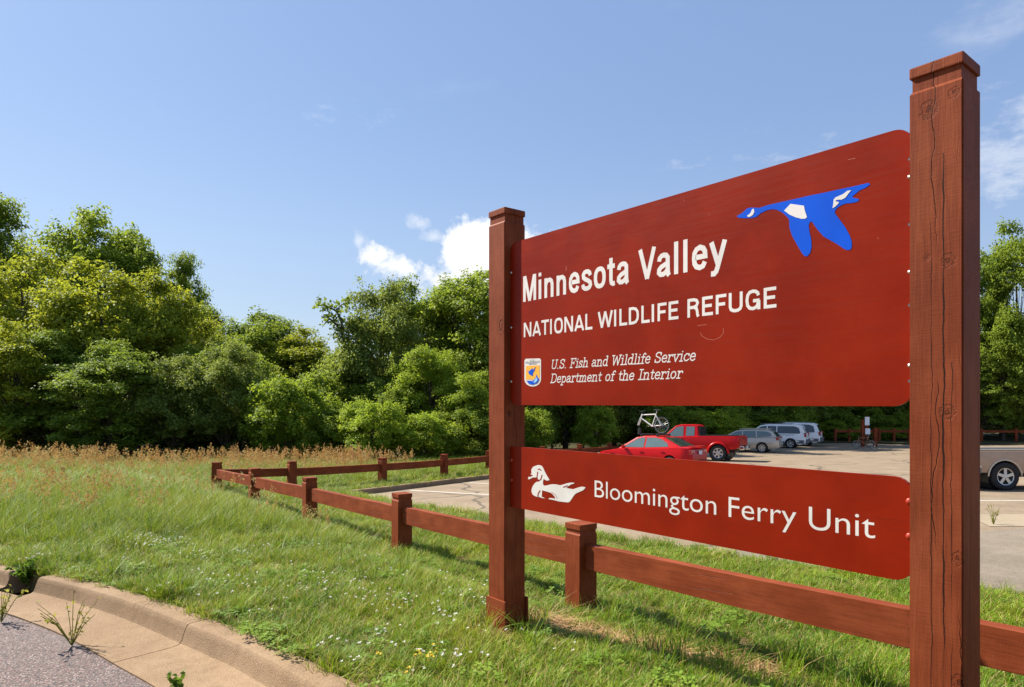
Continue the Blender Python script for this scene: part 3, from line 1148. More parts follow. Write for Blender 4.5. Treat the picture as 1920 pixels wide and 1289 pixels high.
for pl, w in (([(525, 350), (508, 480), (522, 535), (560, 565), (610, 530), (635, 430)], 22), ([(540, 275), (575, 270), (610, 300)], 22), ([(585, 830), (545, 890), (530, 965)], 24), ([(1190, 735), (1230, 722), (1290, 700)], 22), ([(880, 860), (980, 940), (1030, 1030)], 8)):
    for a, b in zip(pl, pl[1:]):
        d = Vector((b[0] - a[0], b[1] - a[1])).normalized() * w / 2
        flat('plumage_line', [(a[0] - d.x + d.y, a[1] - d.y - d.x), (b[0] + d.x + d.y, b[1] + d.y - d.x), (b[0] + d.x - d.y, b[1] + d.y + d.x), (a[0] - d.x - d.y, a[1] - d.y + d.x)], M_REDLINE, duck, .0012, zoom=ZD)

# agency shield
ZS = (5.486, 970, 660)


def shield_pts(l, r, t, b, rt=14):
    m = (l + r) / 2
    pts = [(l + rt, t), (r - rt, t - 4), (r, t + rt - 4)]
    for k in range(9):
        a = math.pi * k / 8
        pts.append((m + (r - l) / 2 * math.cos(a), b - 75 + 75 * math.sin(a)))
    pts.append((l, t + rt + 4))
    return pts


sh = flat('shield_badge', shield_pts(74, 244, 72, 358), M_WHITE, up, .0002, zoom=ZS)
flat('shield_field', [(90, 146), (231, 139), (231, 262), (226, 290), (205, 322), (160, 340), (118, 328), (95, 298), (90, 270)], M_ORANGE, sh, .0012, zoom=ZS)
flat('shield_water', [(92, 294), (130, 286), (170, 292), (196, 262), (198, 232), (208, 250), (214, 268), (226, 276), (222, 296), (205, 321), (160, 339), (120, 328), (98, 304)], M_BLUE, sh, .0024, zoom=ZS)
flat('shield_fish', [(170, 315), (185, 285), (203, 262), (212, 280), (208, 300), (188, 318)], M_LTBLUE, sh, .0036, zoom=ZS)
flat('shield_wave', [(98, 297), (130, 290), (165, 296), (165, 302), (130, 298), (100, 304)], M_WHITE, sh, .0036, zoom=ZS)
flat('shield_bird', [(104, 190), (120, 205), (138, 186), (160, 170), (162, 192), (190, 155), (178, 195), (164, 215), (160, 250), (140, 240), (122, 228), (118, 212)], M_BLUE, sh, .0024, zoom=ZS)
for (y, l, r, s) in ((101, 134, 182, 'U.S.'), (122, 86, 232, 'FISH & WILDLIFE'), (137, 120, 200, 'SERVICE')):
    xa, zz = at(970 + l / 5.486, 660 + y / 5.486)
    xb, _ = at(970 + r / 5.486, 660 + y / 5.486)
    lettering('shield_lettering', s, xa, xb, zz, .0125, sh, M_DKPRINT, 0, lift=.0021)


M_SCRATCH = plain('pale_scratch', (.40, .07, .03), .6)
for pl in ([(1313, 624), (1316, 630), (1325, 636), (1338, 638), (1350, 633), (1357, 624), (1356, 616)], [(1308, 611), (1325, 609)], [(1062, 500), (1061, 508)], [(1590, 300), (1604, 297)]):
    for a, b in zip(pl, pl[1:]):
        d = Vector((b[0] - a[0], b[1] - a[1])).normalized()
        n_ = Vector((-d.y, d.x)) * .55
        flat('scratch', [(a[0] + n_.x, a[1] + n_.y), (b[0] + n_.x, b[1] + n_.y), (b[0] - n_.x, b[1] - n_.y), (a[0] - n_.x, a[1] - n_.y)], M_SCRATCH, up, .0002, th=.0002)


def bolt(parent, x, z, mat, r=.009):
    bm = bmesh.new()
    lathe(bm, [(r, 0), (r * .95, -.004), (r * .7, -.007), (.0005, -.0085)], 10)
    o = bm_obj('bolt', bm, mat, parent, True)
    o.location = (x, YF, z)
    return o


def hole(parent, x, z):
    bm = bmesh.new()
    lathe(bm, [(.006, 0), (.006, -.0012), (.0045, -.0012), (.0005, -.0006)], 10)
    o = bm_obj('screw_hole', bm, M_DKPRINT, parent)
    o.location = (x, YF, z)


for py in (333, 511, 686):
    _, z = sz(1703, py)
    bolt(up, PX1 - .012, z, M_STEEL)
    bolt(up, PX0 + .012, z, M_STEEL)
for py in (300, 422, 573, 715):
    _, z = sz(1700, py)
    hole(up, PX1 - .014, z)
for py in (940, 1005):
    _, z = sz(1700, py)
    bolt(lo, PX1 - .014, z, M_REDBOLT, .014)
    bolt(lo, PX0 + .014, z, M_REDBOLT, .014)

# ------------------------------------------------------------------ rail fences


def fence(name, label, pts, post_h, pw, rail_h, rail_t, rail_top, sag=0.0, first_rail=0, front=None, start=None, end=None):
    """posts at pts (x, y); rails let in between neighbouring posts"""
    p0 = Vector(pts[0])
    root = empty(name, (p0.x, p0.y, G(*pts[0])))
    tag(root, label, 'fence', 'post and rail fences')
    for i, p in enumerate(pts):
        a = Vector(pts[max(i - 1, 0)])
        b = Vector(pts[min(i + 1, len(pts) - 1)])
        t = (b - a).normalized()
        z = G(*p)
        po = make_post(root, (p[0] - p0.x, p[1] - p0.y, z - root.location.z), pw, -.3, post_h + rnd.uniform(-.012, .012), cap=.05, neck=.03, rec=.009, over=-.001)
        po.rotation_euler = (rnd.uniform(-.012, .012), rnd.uniform(-.012, .012), math.atan2(t.y, t.x))
    for a, b in zip(pts, pts[1:]):
        A = Vector((a[0], a[1], G(*a) + rail_top - rail_h / 2 + rnd.uniform(-.008, .008)))
        B = Vector((b[0], b[1], G(*b) + rail_top - rail_h / 2 + rnd.uniform(-.008, .008)))
        d = (B - A)
        L_ = d.length - pw + .02
        bm = bmesh.new()
        n = 8
        rings = []
        for k in range(n + 1):
            x = (k / n - .5) * L_
            s = -sag * math.cos(math.pi * (k / n - .5)) * rnd.uniform(.8, 1.2)
            rings.append([bm.verts.new((x, sy * rail_t / 2, s + sz_ * rail_h / 2)) for sy, sz_ in ((1, 1), (-1, 1), (-1, -1), (1, -1))])
        for r1, r2 in zip(rings, rings[1:]):
            for k in range(4):
                bm.faces.new((r1[k], r1[(k + 1) % 4], r2[(k + 1) % 4], r2[k]))
        bm.faces.new(rings[0][::-1])
        bm.faces.new(rings[-1])
        ed = [e for e in bm.edges if abs(e.verts[0].co.x - e.verts[1].co.x) > .05]
        bmesh.ops.bevel(bm, geom=ed, offset=.005, segments=1, affect='EDGES')
        ro = bm_obj('rail', bm, M_RAIL, root)
        mid = (A + B) / 2
        ro.location = mid - root.location
        ro.rotation_euler = (0, -math.asin(d.z / d.length), math.atan2(d.y, d.x))
    return root


near = []
for i in range(-2, 5):
    k = i + 2.1
    y = 3.05 * 1.14 * .812 * k
    near.append((ray_at(48 + 2186 / k, y) if k > 0 else 0, y))
# straight line continued past the camera side for the rail at the right edge of the view
p0, p1 = Vector(near[2]), Vector(near[3])
st = p1 - p0
near = [tuple(p0 - st * .985)] + near[2:]
far_px = [(547, 17.6), (717, 20.0), (833, 22.4), (917, 25.0), (973, 27.4), (1017, 29.8), (1087, 32.2), (1143, 35.2), (1190, 38.2)]
far = [(-6.83, 15.55)] + [(ray_at(px, y), y) for px, y in far_px]
d = Vector((.50, .866))
last = Vector(far[-1])
far += [tuple(last + d * 3.05 * k) for k in range(1, 6)]
fence('rail_fence', 'red-brown post and rail fence running behind the entrance sign and round the lot', near + far[1:], .755, .20, .21, .09, .575, .007)
fence('rail_fence', 'weathered rail fence beyond the trailhead at the back of the lot', [(ray_at(px, y), y) for px, y in ((1566, 57.6), (1592, 57.6), (1648, 57.6), (1676, 57.6), (1704, 57.6), (1770, 57.4), (1840, 57.2), (1905, 57.0), (1975, 56.8))], 1.1, .18, .2, .085, .95)

# ------------------------------------------------------------------ vehicles
M_RED = plain('red_car_paint', (.46, .002, .003), .3, 0, .0)
M_RED.node_tree.nodes['Principled BSDF'].inputs['Specular IOR Level'].default_value = .3
M_SILVER = plain('champagne_paint', (.50, .45, .37), .3, .35, .6)
M_WHITEP = plain('white_car_paint', (.90, .89, .86), .3, 0, .1)
M_TAN = plain('tan_truck_paint', (.44, .29, .19), .35, 0, .2)
M_TANLT = plain('tan_trim_stripe', (.62, .54, .42), .35, .2, .4)
M_GLASS = plain('tinted_glass', (.035, .05, .055), .05, 0, 0)
M_GLASS.node_tree.nodes['Principled BSDF'].inputs['Specular IOR Level'].default_value = .9
M_GLASSL = plain('clear_car_glass', (.10, .15, .15), .05, 0, 0)
M_GLASSL.node_tree.nodes['Principled BSDF'].inputs['Specular IOR Level'].default_value = 1.0
M_TYRE = plain('tyre_rubber', (.018, .018, .019), .85)
M_RIM = plain('alloy_rim', (.55, .55, .55), .3, .8)
M_BLACK = plain('black_plastic', (.02, .02, .021), .6)
M_GREYP = plain('grey_bumper_plastic', (.13, .135, .14), .55)
M_CHROME = plain('chrome', (.7, .7, .7), .12, 1.0)
M_TAIL = plain('red_tail_lamp', (.35, .012, .015), .15, 0, .8)
M_LAMP = plain('clear_lamp', (.7, .7, .68), .1, 0, .8)
M_PLATE = plain('number_plate', (.6, .65, .72), .5)


def interp(x, P):
    if x <= P[0][0]:
        return P[0][1]
    for (a, b), (c, d) in zip(P, P[1:]):
        if x <= c:
            return b + (d - b) * (x - a) / (c - a)
    return P[-1][1]


def wheel(root, x, y, r, w, rim_r, side, spokes=5):
    o = empty('wheel', (x, y, r), None, root)
    bm = bmesh.new()
    m = Matrix.Identity(4)
    k = side
    lathe(bm, [(rim_r, .30 * w * k), (rim_r * 1.03, .46 * w * k), (r * .90, .5 * w * k), (r * .985, .40 * w * k), (r, .2 * w * k), (r, -.2 * w * k), (r * .985, -.40 * w * k), (r * .9, -.5 * w * k), (rim_r, -.46 * w * k)], 28)
    bm_obj('tyre', bm, M_TYRE, o, True)
    bm = bmesh.new()
    lathe(bm, [(rim_r * 1.02, .44 * w * k), (rim_r * .93, .42 * w * k), (rim_r * .90, .22 * w * k), (rim_r * .88, -.4 * w * k)], 28)
    for s in range(spokes):
        a = 2 * math.pi * s / spokes + .3
        rot = Matrix.Rotation(-a, 4, 'Y')
        box(bm, rot @ Vector((rim_r * .52, .36 * w * k, 0)), (rim_r * .82, .03, rim_r * .34), rot)
    lathe(bm, [(rim_r * .27, .25 * w * k), (rim_r * .27, .41 * w * k), (rim_r * .2, .44 * w * k), (.001, .44 * w * k)], 14)
    bm_obj('rim', bm, M_RIM, o)
    bm = bmesh.new()
    rg = lathe(bm, [(rim_r * .9, .12 * w * k), (.01, .12 * w * k)], 20)
    bm_obj('brake_disc', bm, M_BLACK, o)
    return o


def car_body(root, paint, L, half_w, top, bot, wheels, wr, levels, wf, nose=.18, tail=.14, name='body', dx=.16):
    """lofted shell. top/bot: lists (x, z); wheels: x positions; wf: list (z, width factor)"""
    x0, x1 = top[0][0], top[-1][0]
    xs = set()
    x = x0
    while x < x1:
        xs.add(round(x, 3))
        x += dx
    xs.add(x1)
    for p in top:
        xs.add(round(p[0], 3))
    ar = wr * 1.16
    for wx in wheels:
        for k in range(13):
            xs.add(round(wx - ar * math.cos(math.pi * k / 12), 3))
    for k in (0.02, .05, .1):
        xs.add(round(x0 + k, 3)); xs.add(round(x1 - k, 3))
    xs = sorted(xs)
    bm = bmesh.new()
    rings = []
    for x in xs:
        zb = interp(x, bot)
        for wx in wheels:
            if abs(x - wx) < ar:
                zb = max(zb, wr + math.sqrt(max(0, ar * ar - (x - wx) ** 2)) * 1.0)
        zt = interp(x, top)
        # plan taper at the ends
        e = 1.0
        df, dr = x1 - x, x - x0
        if df < .55:
            e *= 1 - nose * (1 - df / .55) ** 2
        if dr < .45:
            e *= 1 - tail * (1 - dr / .45) ** 2
        ring = []
        zs = [max(z, zb) for z in levels if z < zt - .03] + [zt - .02]
        while len(zs) < len(levels) + 1:
            zs.insert(-1, zt - .03)
        zs = [min(z, zt - .02) if z > zt else z for z in zs]
        left = [(half_w * e * interp(z, wf), z) for z in zs]
        yt = left[-1][0]
        left += [(yt - .05, zt + .0), (yt * .5, zt + .012), (0, zt + .016)]
        ring = [bm.verts.new((x, y, z)) for y, z in left] + [bm.verts.new((x, -y, z)) for y, z in left[::-1][1:]]
        rings.append(ring)
    for a, b in zip(rings, rings[1:]):
        n = len(a)
        for k in range(n):
            try:
                bm.faces.new((a[k], a[(k + 1) % n], b[(k + 1) % n], b[k]))
            except ValueError:
                pass
    bm.faces.new(rings[0])
    bm.faces.new(rings[-1][::-1])
    bmesh.ops.remove_doubles(bm, verts=bm.verts, dist=.0008)
    o = bm_obj(name, bm, paint, root, True)
    md = o.modifiers.new('edge', 'EDGE_SPLIT')
    md.split_angle = R(38)
    # dark wheel housings
    return o


def greenhouse(root, paint, outline, zb, zr, wb, wr_, name='cabin', bev=.05):
    """outline (x, z) of the cabin from windscreen foot over the roof to the rear foot; sides lean in"""
    def yy(z):
        return wb + (wr_ - wb) * (z - zb) / (zr - zb)
    bm = bmesh.new()
    l = [bm.verts.new((x, yy(z), z)) for x, z in outline]
    r = [bm.verts.new((x, -yy(z), z)) for x, z in outline]
    bm.faces.new(l)
    bm.faces.new(r[::-1])
    n = len(outline)
    for k in range(n):
        bm.faces.new((l[k], r[k], r[(k + 1) % n], l[(k + 1) % n]))
    bmesh.ops.recalc_face_normals(bm, faces=bm.faces)
    ed = [e for e in bm.edges if e.verts[0].co.z > zb + .01 or e.verts[1].co.z > zb + .01]
    bmesh.ops.bevel(bm, geom=ed, offset=bev, segments=3, affect='EDGES', profile=.6)
    o = bm_obj(name, bm, paint, root, False)
    return o, yy


def side_panes(root, panes, yy, mat, off=.006, name='side_window'):
    for s in (1, -1):
        for P in panes:
            v = [(x, s * (yy(z) + off), z) for x, z in P]
            v2 = [(x, s * (yy(z) - .01), z) for x, z in P]
            n = len(P)
            f = [tuple(range(n))] + [(k, n + k, n + (k + 1) % n, (k + 1) % n) for k in range(n)]
            py_obj(name, v + v2, f, mat, root)


def cross_pane(root, a, b, wa, wb_, mat, off=.012, name='windscreen'):
    """pane across the car between side points a and b (x, z)"""
    d = Vector((b[0] - a[0], b[1] - a[1])).normalized()
    n = Vector((-d.y, d.x))
    if n.y < 0:
        n = -n
    A = Vector(a) + d * .05 + n * off
    B = Vector(b) - d * .05 + n * off
    v = [(A.x, wa, A.y), (A.x, -wa, A.y), (B.x, -wb_, B.y), (B.x, wb_, B.y)]
    v += [(p[0] - n.x * .02, p[1], p[2] - n.y * .02) for p in v]
    py_obj(name, v, [(0, 1, 2, 3), (0, 1, 5, 4), (1, 2, 6, 5), (2, 3, 7, 6), (3, 0, 4, 7)], mat, root)


def bx(root, name, c, s, mat, bev=.012, rot=None, sym=False):
    out = []
    for k in ((1, -1) if sym else (1,)):
        bm = bmesh.new()
        box(bm, (0, 0, 0), s, rot, bev)
        o = bm_obj(name, bm, mat, root)
        o.location = (c[0], c[1] * k, c[2])
        out.append(o)
    return out


def well(root, xs_, half, r):
    for x in xs_:
        bm = bmesh.new()
        lathe(bm, [(r * 1.12, half - .03), (r * 1.12, -half + .03)], 16, Matrix.Translation((x, 0, r)))
        bm_obj('wheel_housing', bm, M_BLACK, root)


def place(root, local, world, heading, drop=LOT_DROP):
    a = math.atan2(heading[1], heading[0])
    c, s = math.cos(a), math.sin(a)
    x = world[0] - (local[0] * c - local[1] * s)
    y = world[1] - (local[0] * s + local[1] * c)
    # slope of the ground under the vehicle
    h = .5
    gx = (G(x + h, y) - G(x - h, y)) / (2 * h)
    gy = (G(x, y + h) - G(x, y - h)) / (2 * h)
    n = Vector((-gx, -gy, 1)).normalized()
    q = Vector((0, 0, 1)).rotation_difference(n)
    root.rotation_mode = 'QUATERNION'
    root.rotation_quaternion = q @ Matrix.Rotation(a, 3, 'Z').to_quaternion()
    root.location = (x, y, G(x, y) - drop + .002)


WF_CAR = [(.15, .90), (.3, .97), (.5, 1.0), (.75, .985), (.95, .93), (1.2, .88)]


def make_sedan():
    r = empty('sedan')
    tag(r, 'shiny red sedan with a bicycle rack on its roof, nearest of the parked cars', 'car', 'vehicles parked along the far fence')
    wx = (-1.32, 1.36)
    top = [(-2.27, .60), (-2.25, .74), (-2.20, .86), (-2.10, .945), (-1.95, .985), (-1.6, 1.0), (-1.1, .955), (0, .93), (1.0, .90), (1.4, .84), (2.0, .74), (2.22, .62), (2.28, .5)]
    bot = [(-2.27, .34), (-2.0, .22), (2.1, .2), (2.28, .28)]
    car_body(r, M_RED, 4.55, .875, top, bot, wx, .315, [.18, .3, .45, .6, .74, .86], WF_CAR, .2, .24)
    well(r, wx, .78, .315)
    ol = [(1.12, .90), (.32, 1.36), (.0, 1.415), (-.55, 1.42), (-.95, 1.36), (-1.78, .985), (-1.2, .92)]
    cab, yy = greenhouse(r, M_RED, ol, .92, 1.42, .79, .56)
    side_panes(r, [[(.86, .955), (.27, 1.30), (.0, 1.345), (-.09, 1.345), (-.09, .955)], [(-.17, .96), (-.17, 1.345), (-.55, 1.345), (-.86, 1.29), (-1.16, 1.13), (-1.22, 1.0)]], yy, M_GLASSL)
    cross_pane(r, (1.12, .90), (.32, 1.36), .70, .56, M_GLASSL)
    cross_pane(r, (-.95, 1.36), (-1.78, .985), .54, .64, M_GLASS, name='rear_window')
    bx(r, 'tail_lamp', (-2.155, .58, .80), (.15, .36, .17), M_TAIL, .03, sym=True)
    bx(r, 'rear_bumper', (-2.15, 0, .46), (.24, 1.34, .24), M_RED, .06)
    bx(r, 'number_plate', (-2.285, 0, .78), (.015, .30, .15), M_PLATE, .004)
    bx(r, 'front_bumper', (2.20, 0, .42), (.22, 1.55, .26), M_RED, .06)
    bx(r, 'headlamp', (2.14, .58, .62), (.18, .36, .12), M_LAMP, .03, sym=True)
    bx(r, 'door_mirror', (.80, .90, .97), (.12, .17, .11), M_RED, .03, sym=True)
    bx(r, 'door_handle', (-.02, .868, .79), (.17, .03, .03), M_RED, .008, sym=True)
    bx(r, 'door_handle', (-1.0, .868, .80), (.17, .03, .03), M_RED, .008, sym=True)
    bx(r, 'side_trim', (-.05, .885, .52), (2.0, .012, .05), M_BLACK, .004, sym=True)
    bx(r, 'trunk_spoiler', (-2.12, 0, 1.03), (.16, 1.3, .03), M_RED, .012)
    for x in wx:
        for s in (1, -1):
            wheel(r, x, s * .76, .315, .2, .20, s)
    for x in (.12, -.62):
        for o in bx(r, 'rack_bar', (x, 0, 1.462), (.05, 1.16, .035), M_BLACK, .01):
            pass
        bx(r, 'rack_foot', (x, .54, 1.42), (.09, .06, .11), M_BLACK, .012, sym=True)
    bx(r, 'bicycle_tray', (-.3, .30, 1.484), (1.45, .09, .035), M_BLACK, .01)
    bx(r, 'fork_clamp', (.36, .30, 1.60), (.1, .12, .26), M_BLACK, .015)
    return r


def make_pickup(name, label, paint, flares, L=5.25, wb=(-1.60, 1.55), wr=.385, half=.92, group=None, cab2=True, lift=0.0, bed_top=1.16, roof=1.74, stripe=None, cx=0.0):
    r = empty(name)
    tag(r, label, 'truck', group)
    z = lift
    xr = -L / 2
    top = [(xr + .02, bed_top - .12 + z), (xr + .06, bed_top + z), (-.62 + cx, bed_top + z), (-.58 + cx, bed_top - .02 + z), (.9 + cx, 1.10 + z), (1.25 + cx, 1.08 + z), (L / 2 - .52, 1.0 + z), (L / 2 - .17, .92 + z), (L / 2, .72 + z)]
    bot = [(xr + .02, .60 + z), (xr + .25, .50 + z), (-.5, .46 + z), (.8, .44 + z), (L / 2 - .3, .46 + z), (L / 2, .55 + z)]
    wf = [(.4 + z, .95), (.6 + z, .99), (.8 + z, 1.0), (1.0 + z, .985), (1.2 + z, .95)]
    car_body(r, paint, L, half, top, bot, wb, wr, [.47 + z, .58 + z, .70 + z, .82 + z, .94 + z, 1.03 + z], wf, .14, .03)
    well(r, wb, half - .04, wr)
    cb = -.62 + cx
    ol = [(1.22 + cx, 1.06 + z), (.55 + cx, roof - .07 + z), (.25 + cx, roof + z), (cb + .25, roof + z), (cb + .05, roof - .06 + z), (cb - .02, 1.04 + z)]
    cab, yy = greenhouse(r, paint, ol, 1.06 + z, roof + z, half - .07, half - .24)
    if cab2:
        panes = [[(.98, 1.13 + z), (.50, roof - .14 + z), (.2, roof - .10 + z), (.14, roof - .10 + z), (.14, 1.13 + z)], [(.0, 1.15 + z), (.0, roof - .11 + z), (-.42, roof - .12 + z), (-.42, 1.17 + z)]]
    else:
        panes = [[(.98, 1.13 + z), (.50, roof - .14 + z), (.2, roof - .10 + z), (-.25, roof - .10 + z), (-.25, 1.13 + z)]]
    panes = [[(q[0] + cx, q[1]) for q in P] for P in panes]
    side_panes(r, panes, yy, M_GLASSL)
    cross_pane(r, (1.22 + cx, 1.06 + z), (.55 + cx, roof - .07 + z), half - .16, half - .26, M_GLASSL)
    # rear cab window, upright
    bx(r, 'rear_window', (cb - .012, 0, 1.40 + z), (.03, 1.24, .42), M_GLASS, .01)
    # bed: dark liner let into the top
    bx(r, 'bed_liner', ((xr + cb) / 2 - .02, 0, bed_top + .012 + z), (abs(xr - cb) - .22, half * 2 - .32, .02), M_BLACK, .005)
    bx(r, 'bed_rail', ((xr + cb) / 2, half - .105, bed_top + .02 + z), (abs(xr - cb) - .10, .09, .035), M_BLACK if flares else (stripe or paint), .012, sym=True)
    bx(r, 'tailgate', (xr + .0, 0, bed_top - .25 + z), (.06, 1.42, .46), paint, .02)
    bx(r, 'tailgate_handle', (xr - .035, 0, bed_top - .12 + z), (.02, .25, .07), M_BLACK, .006)
    bx(r, 'tail_lamp', (xr + .02, half - .11, bed_top - .27 + z), (.10, .17, .40), M_TAIL, .02, sym=True)
    bx(r, 'rear_bumper', (xr - .08, 0, .58 + z), (.20, 1.70, .19), M_CHROME, .03)
    bx(r, 'number_plate', (xr - .19, 0, .60 + z), (.012, .30, .15), M_PLATE, .004)
    bx(r, 'tow_hitch', (xr - .15, 0, .44 + z), (.26, .07, .07), M_BLACK, .01)
    bx(r, 'front_bumper', (L / 2 + .02, 0, .58 + z), (.18, 1.70, .22), M_CHROME, .03)
    bx(r, 'headlamp', (L / 2 - .10, half - .22, .86 + z), (.16, .3, .17), M_LAMP, .03, sym=True)
    bx(r, 'grille', (L / 2 + .0, 0, .85 + z), (.05, 1.05, .2), M_BLACK, .01)
    bx(r, 'door_mirror', (.92 + cx, half + .10, 1.18 + z), (.13, .2, .16), M_BLACK if flares else paint, .03, sym=True)
    bx(r, 'door_handle', (.18 + cx, half - .005, 1.0 + z), (.15, .03, .035), M_BLACK, .008, sym=True)
    bx(r, 'mud_flap', (wb[0] - wr - .06, half - .16, .36 + z * .5), (.015, .25, .30), M_BLACK, .003, sym=True)
    bx(r, 'chassis', (-.05, 0, .42 + z), (L - .7, 1.0, .16), M_BLACK, .03)
    if flares:
        for x in wb:
            for s in (1, -1):
                bm = bmesh.new()
                pts = [(x - (wr * 1.26) * math.cos(math.pi * k / 14), s * (half + .018), wr + (wr * 1.26) * math.sin(math.pi * k / 14)) for k in range(15)]
                tube(bm, pts, .055, 8)
                bm_obj('wheel_flare', bm, paint, r, True)
    if stripe:
        for x in wb:
            for s in (1, -1):
                bm = bmesh.new()
                pts = [(x - (wr * 1.19) * math.cos(math.pi * k / 14), s * (half + .002), wr + (wr * 1.19) * math.sin(math.pi * k / 14)) for k in range(15)]
                tube(bm, pts, .022, 8)
                bm_obj('arch_trim', bm, stripe, r, True)
        bx(r, 'side_moulding', (xr + .42, half + .0, .66), (.46, .03, .06), stripe, .01, sym=True)
        bx(r, 'side_moulding', (-.2, half + .0, .66), (1.9, .03, .06), stripe, .01, sym=True)
        bx(r, 'lower_panel', (xr + .42, half - .015, .545), (.46, .03, .15), M_GREYP, .01, sym=True)
    for x in wb:
        for s in (1, -1):
            wheel(r, x, s * (half - .10), wr, .26, wr * .60, s, 6 if flares else 5)
    return r


def make_wagon():
    r = empty('station_wagon')
    tag(r, 'champagne station wagon parked between the red pickup and a white van', 'car', 'vehicles parked along the far fence')
    wx = (-1.33, 1.37)
    top = [(-2.36, .70), (-2.34, .92), (-2.2, 1.0), (-1.2, .97), (0, .945), (1.0, .92), (1.5, .85), (2.1, .74), (2.3, .6), (2.36, .48)]
    bot = [(-2.36, .36), (-2.1, .24), (2.1, .22), (2.36, .3)]
    car_body(r, M_SILVER, 4.72, .885, top, bot, wx, .325, [.2, .32, .46, .6, .75, .88], WF_CAR)
    well(r, wx, .79, .325)
    ol = [(1.2, .92), (.42, 1.38), (.05, 1.465), (-.8, 1.49), (-1.75, 1.45), (-1.95, 1.38), (-2.26, 1.0)]
    cab, yy = greenhouse(r, M_SILVER, ol, .94, 1.49, .80, .59)
    side_panes(r, [[(.92, .985), (.36, 1.32), (.05, 1.385), (-.05, 1.39), (-.05, .985)], [(-.12, .985), (-.12, 1.395), (-.9, 1.405), (-.95, 1.0)], [(-1.02, 1.0), (-.97, 1.405), (-1.62, 1.37), (-1.86, 1.25), (-1.9, 1.07)]], yy, M_GLASSL)
    cross_pane(r, (1.2, .92), (.42, 1.38), .70, .58, M_GLASSL)
    cross_pane(r, (-1.95, 1.38), (-2.26, 1.0), .58, .68, M_GLASS, name='rear_window')
    bx(r, 'tail_lamp', (-2.26, .66, .92), (.18, .30, .22), M_TAIL, .04, sym=True)
    bx(r, 'rear_bumper', (-2.27, 0, .50), (.22, 1.48, .28), M_SILVER, .06)
    bx(r, 'number_plate', (-2.42, 0, .80), (.012, .30, .15), M_PLATE, .004)
    bx(r, 'headlamp', (2.18, .60, .64), (.2, .36, .14), M_LAMP, .03, sym=True)
    bx(r, 'door_mirror', (.86, .90, 1.0), (.12, .17, .12), M_SILVER, .03, sym=True)
    bx(r, 'door_handle', (-.02, .88, .82), (.17, .03, .03), M_CHROME, .008, sym=True)
    bx(r, 'door_handle', (-1.0, .88, .84), (.17, .03, .03), M_CHROME, .008, sym=True)
    bx(r, 'roof_rail', (-.8, .55, 1.525), (1.9, .035, .035), M_SILVER, .01, sym=True)
    for x in wx:
        for s in (1, -1):
            wheel(r, x, s * .775, .325, .21, .22, s, 7)
    return r


def make_van(label, L=5.1, roofz=1.72, glass=None, clad=True, suv=False):
    r = empty('minivan' if not suv else 'sport_utility_vehicle')
    tag(r, label, 'van' if not suv else 'car', 'vehicles parked along the far fence')
    h = L / 2
    wx = (-h + 1.02, h - .98)
    top = [(-h, .74), (-h + .02, 1.02), (-h + .1, 1.06), (0, 1.03), (h - 1.5, 1.0), (h - 1.0, .95), (h - .4, .80), (h - .08, .64), (h, .5)]
    bot = [(-h, .40), (-h + .25, .27), (h - .25, .25), (h, .33)]
    car_body(r, M_WHITEP, L, .955, top, bot, wx, .345, [.22, .34, .48, .62, .78, .93], WF_CAR, .2, .06)
    well(r, wx, .86, .345)
    ol = [(h - 1.05, .98), (h - 1.95, roofz - .10), (h - 2.3, roofz - .02), (0, roofz), (-h + .5, roofz - .03), (-h + .28, roofz - .12), (-h + .04, 1.05)]
    cab, yy = greenhouse(r, M_WHITEP, ol, 1.0, roofz, .87, .66, bev=.06)
    zt = roofz - .13
    side_panes(r, [[(h - 1.38, 1.06), (h - 2.02, zt - .05), (h - 2.3, zt), (h - 2.42, zt), (h - 2.42, 1.06)], [(h - 2.5, 1.06), (h - 2.5, zt), (-.55, zt), (-.55, 1.06)], [(-.62, 1.06), (-.62, zt), (-h + .78, zt), (-h + .48, zt - .12), (-h + .36, 1.12), (-h + .44, 1.06)]], yy, glass or M_GLASS)
    cross_pane(r, (h - 1.05, .98), (h - 1.95, roofz - .10), .78, .64, M_GLASSL)
    cross_pane(r, (-h + .28, roofz - .12), (-h + .04, 1.05), .62, .74, M_GLASS, name='rear_window')
    bx(r, 'tail_lamp', (-h + .03, .80, .98), (.14, .20, .30), M_TAIL, .03, sym=True)
    bx(r, 'rear_bumper', (-h + .02, 0, .50), (.26, 1.78, .30), M_GREYP if clad else M_WHITEP, .05)
    if clad:
        bx(r, 'lower_cladding', (.0, .955, .38), (wx[1] - wx[0] - .84, .03, .24), M_GREYP, .012, sym=True)
        bx(r, 'lower_cladding', (-h + .35, .935, .48), (.50, .03, .24), M_GREYP, .012, sym=True)
    bx(r, 'number_plate', (-h - .06, 0, .86), (.012, .30, .15), M_PLATE, .004)
    bx(r, 'headlamp', (h - .16, .66, .70), (.2, .38, .16), M_LAMP, .03, sym=True)
    bx(r, 'door_mirror', (h - 1.45, .98, 1.08), (.14, .2, .16), M_WHITEP, .03, sym=True)
    bx(r, 'door_handle', (h - 2.3, .945, .93), (.18, .03, .035), M_GREYP, .008, sym=True)
    bx(r, 'slide_rail', (-.9, .935, .97), (1.8, .02, .025), M_GREYP, .006, sym=True)
    bx(r, 'roof_rail', (-.5, .58, roofz + .03), (2.2, .035, .035), M_GREYP, .01, sym=True)
    for x in wx:
        for s in (1, -1):
            wheel(r, x, s * .845, .345, .22, .225, s, 6)
    return r


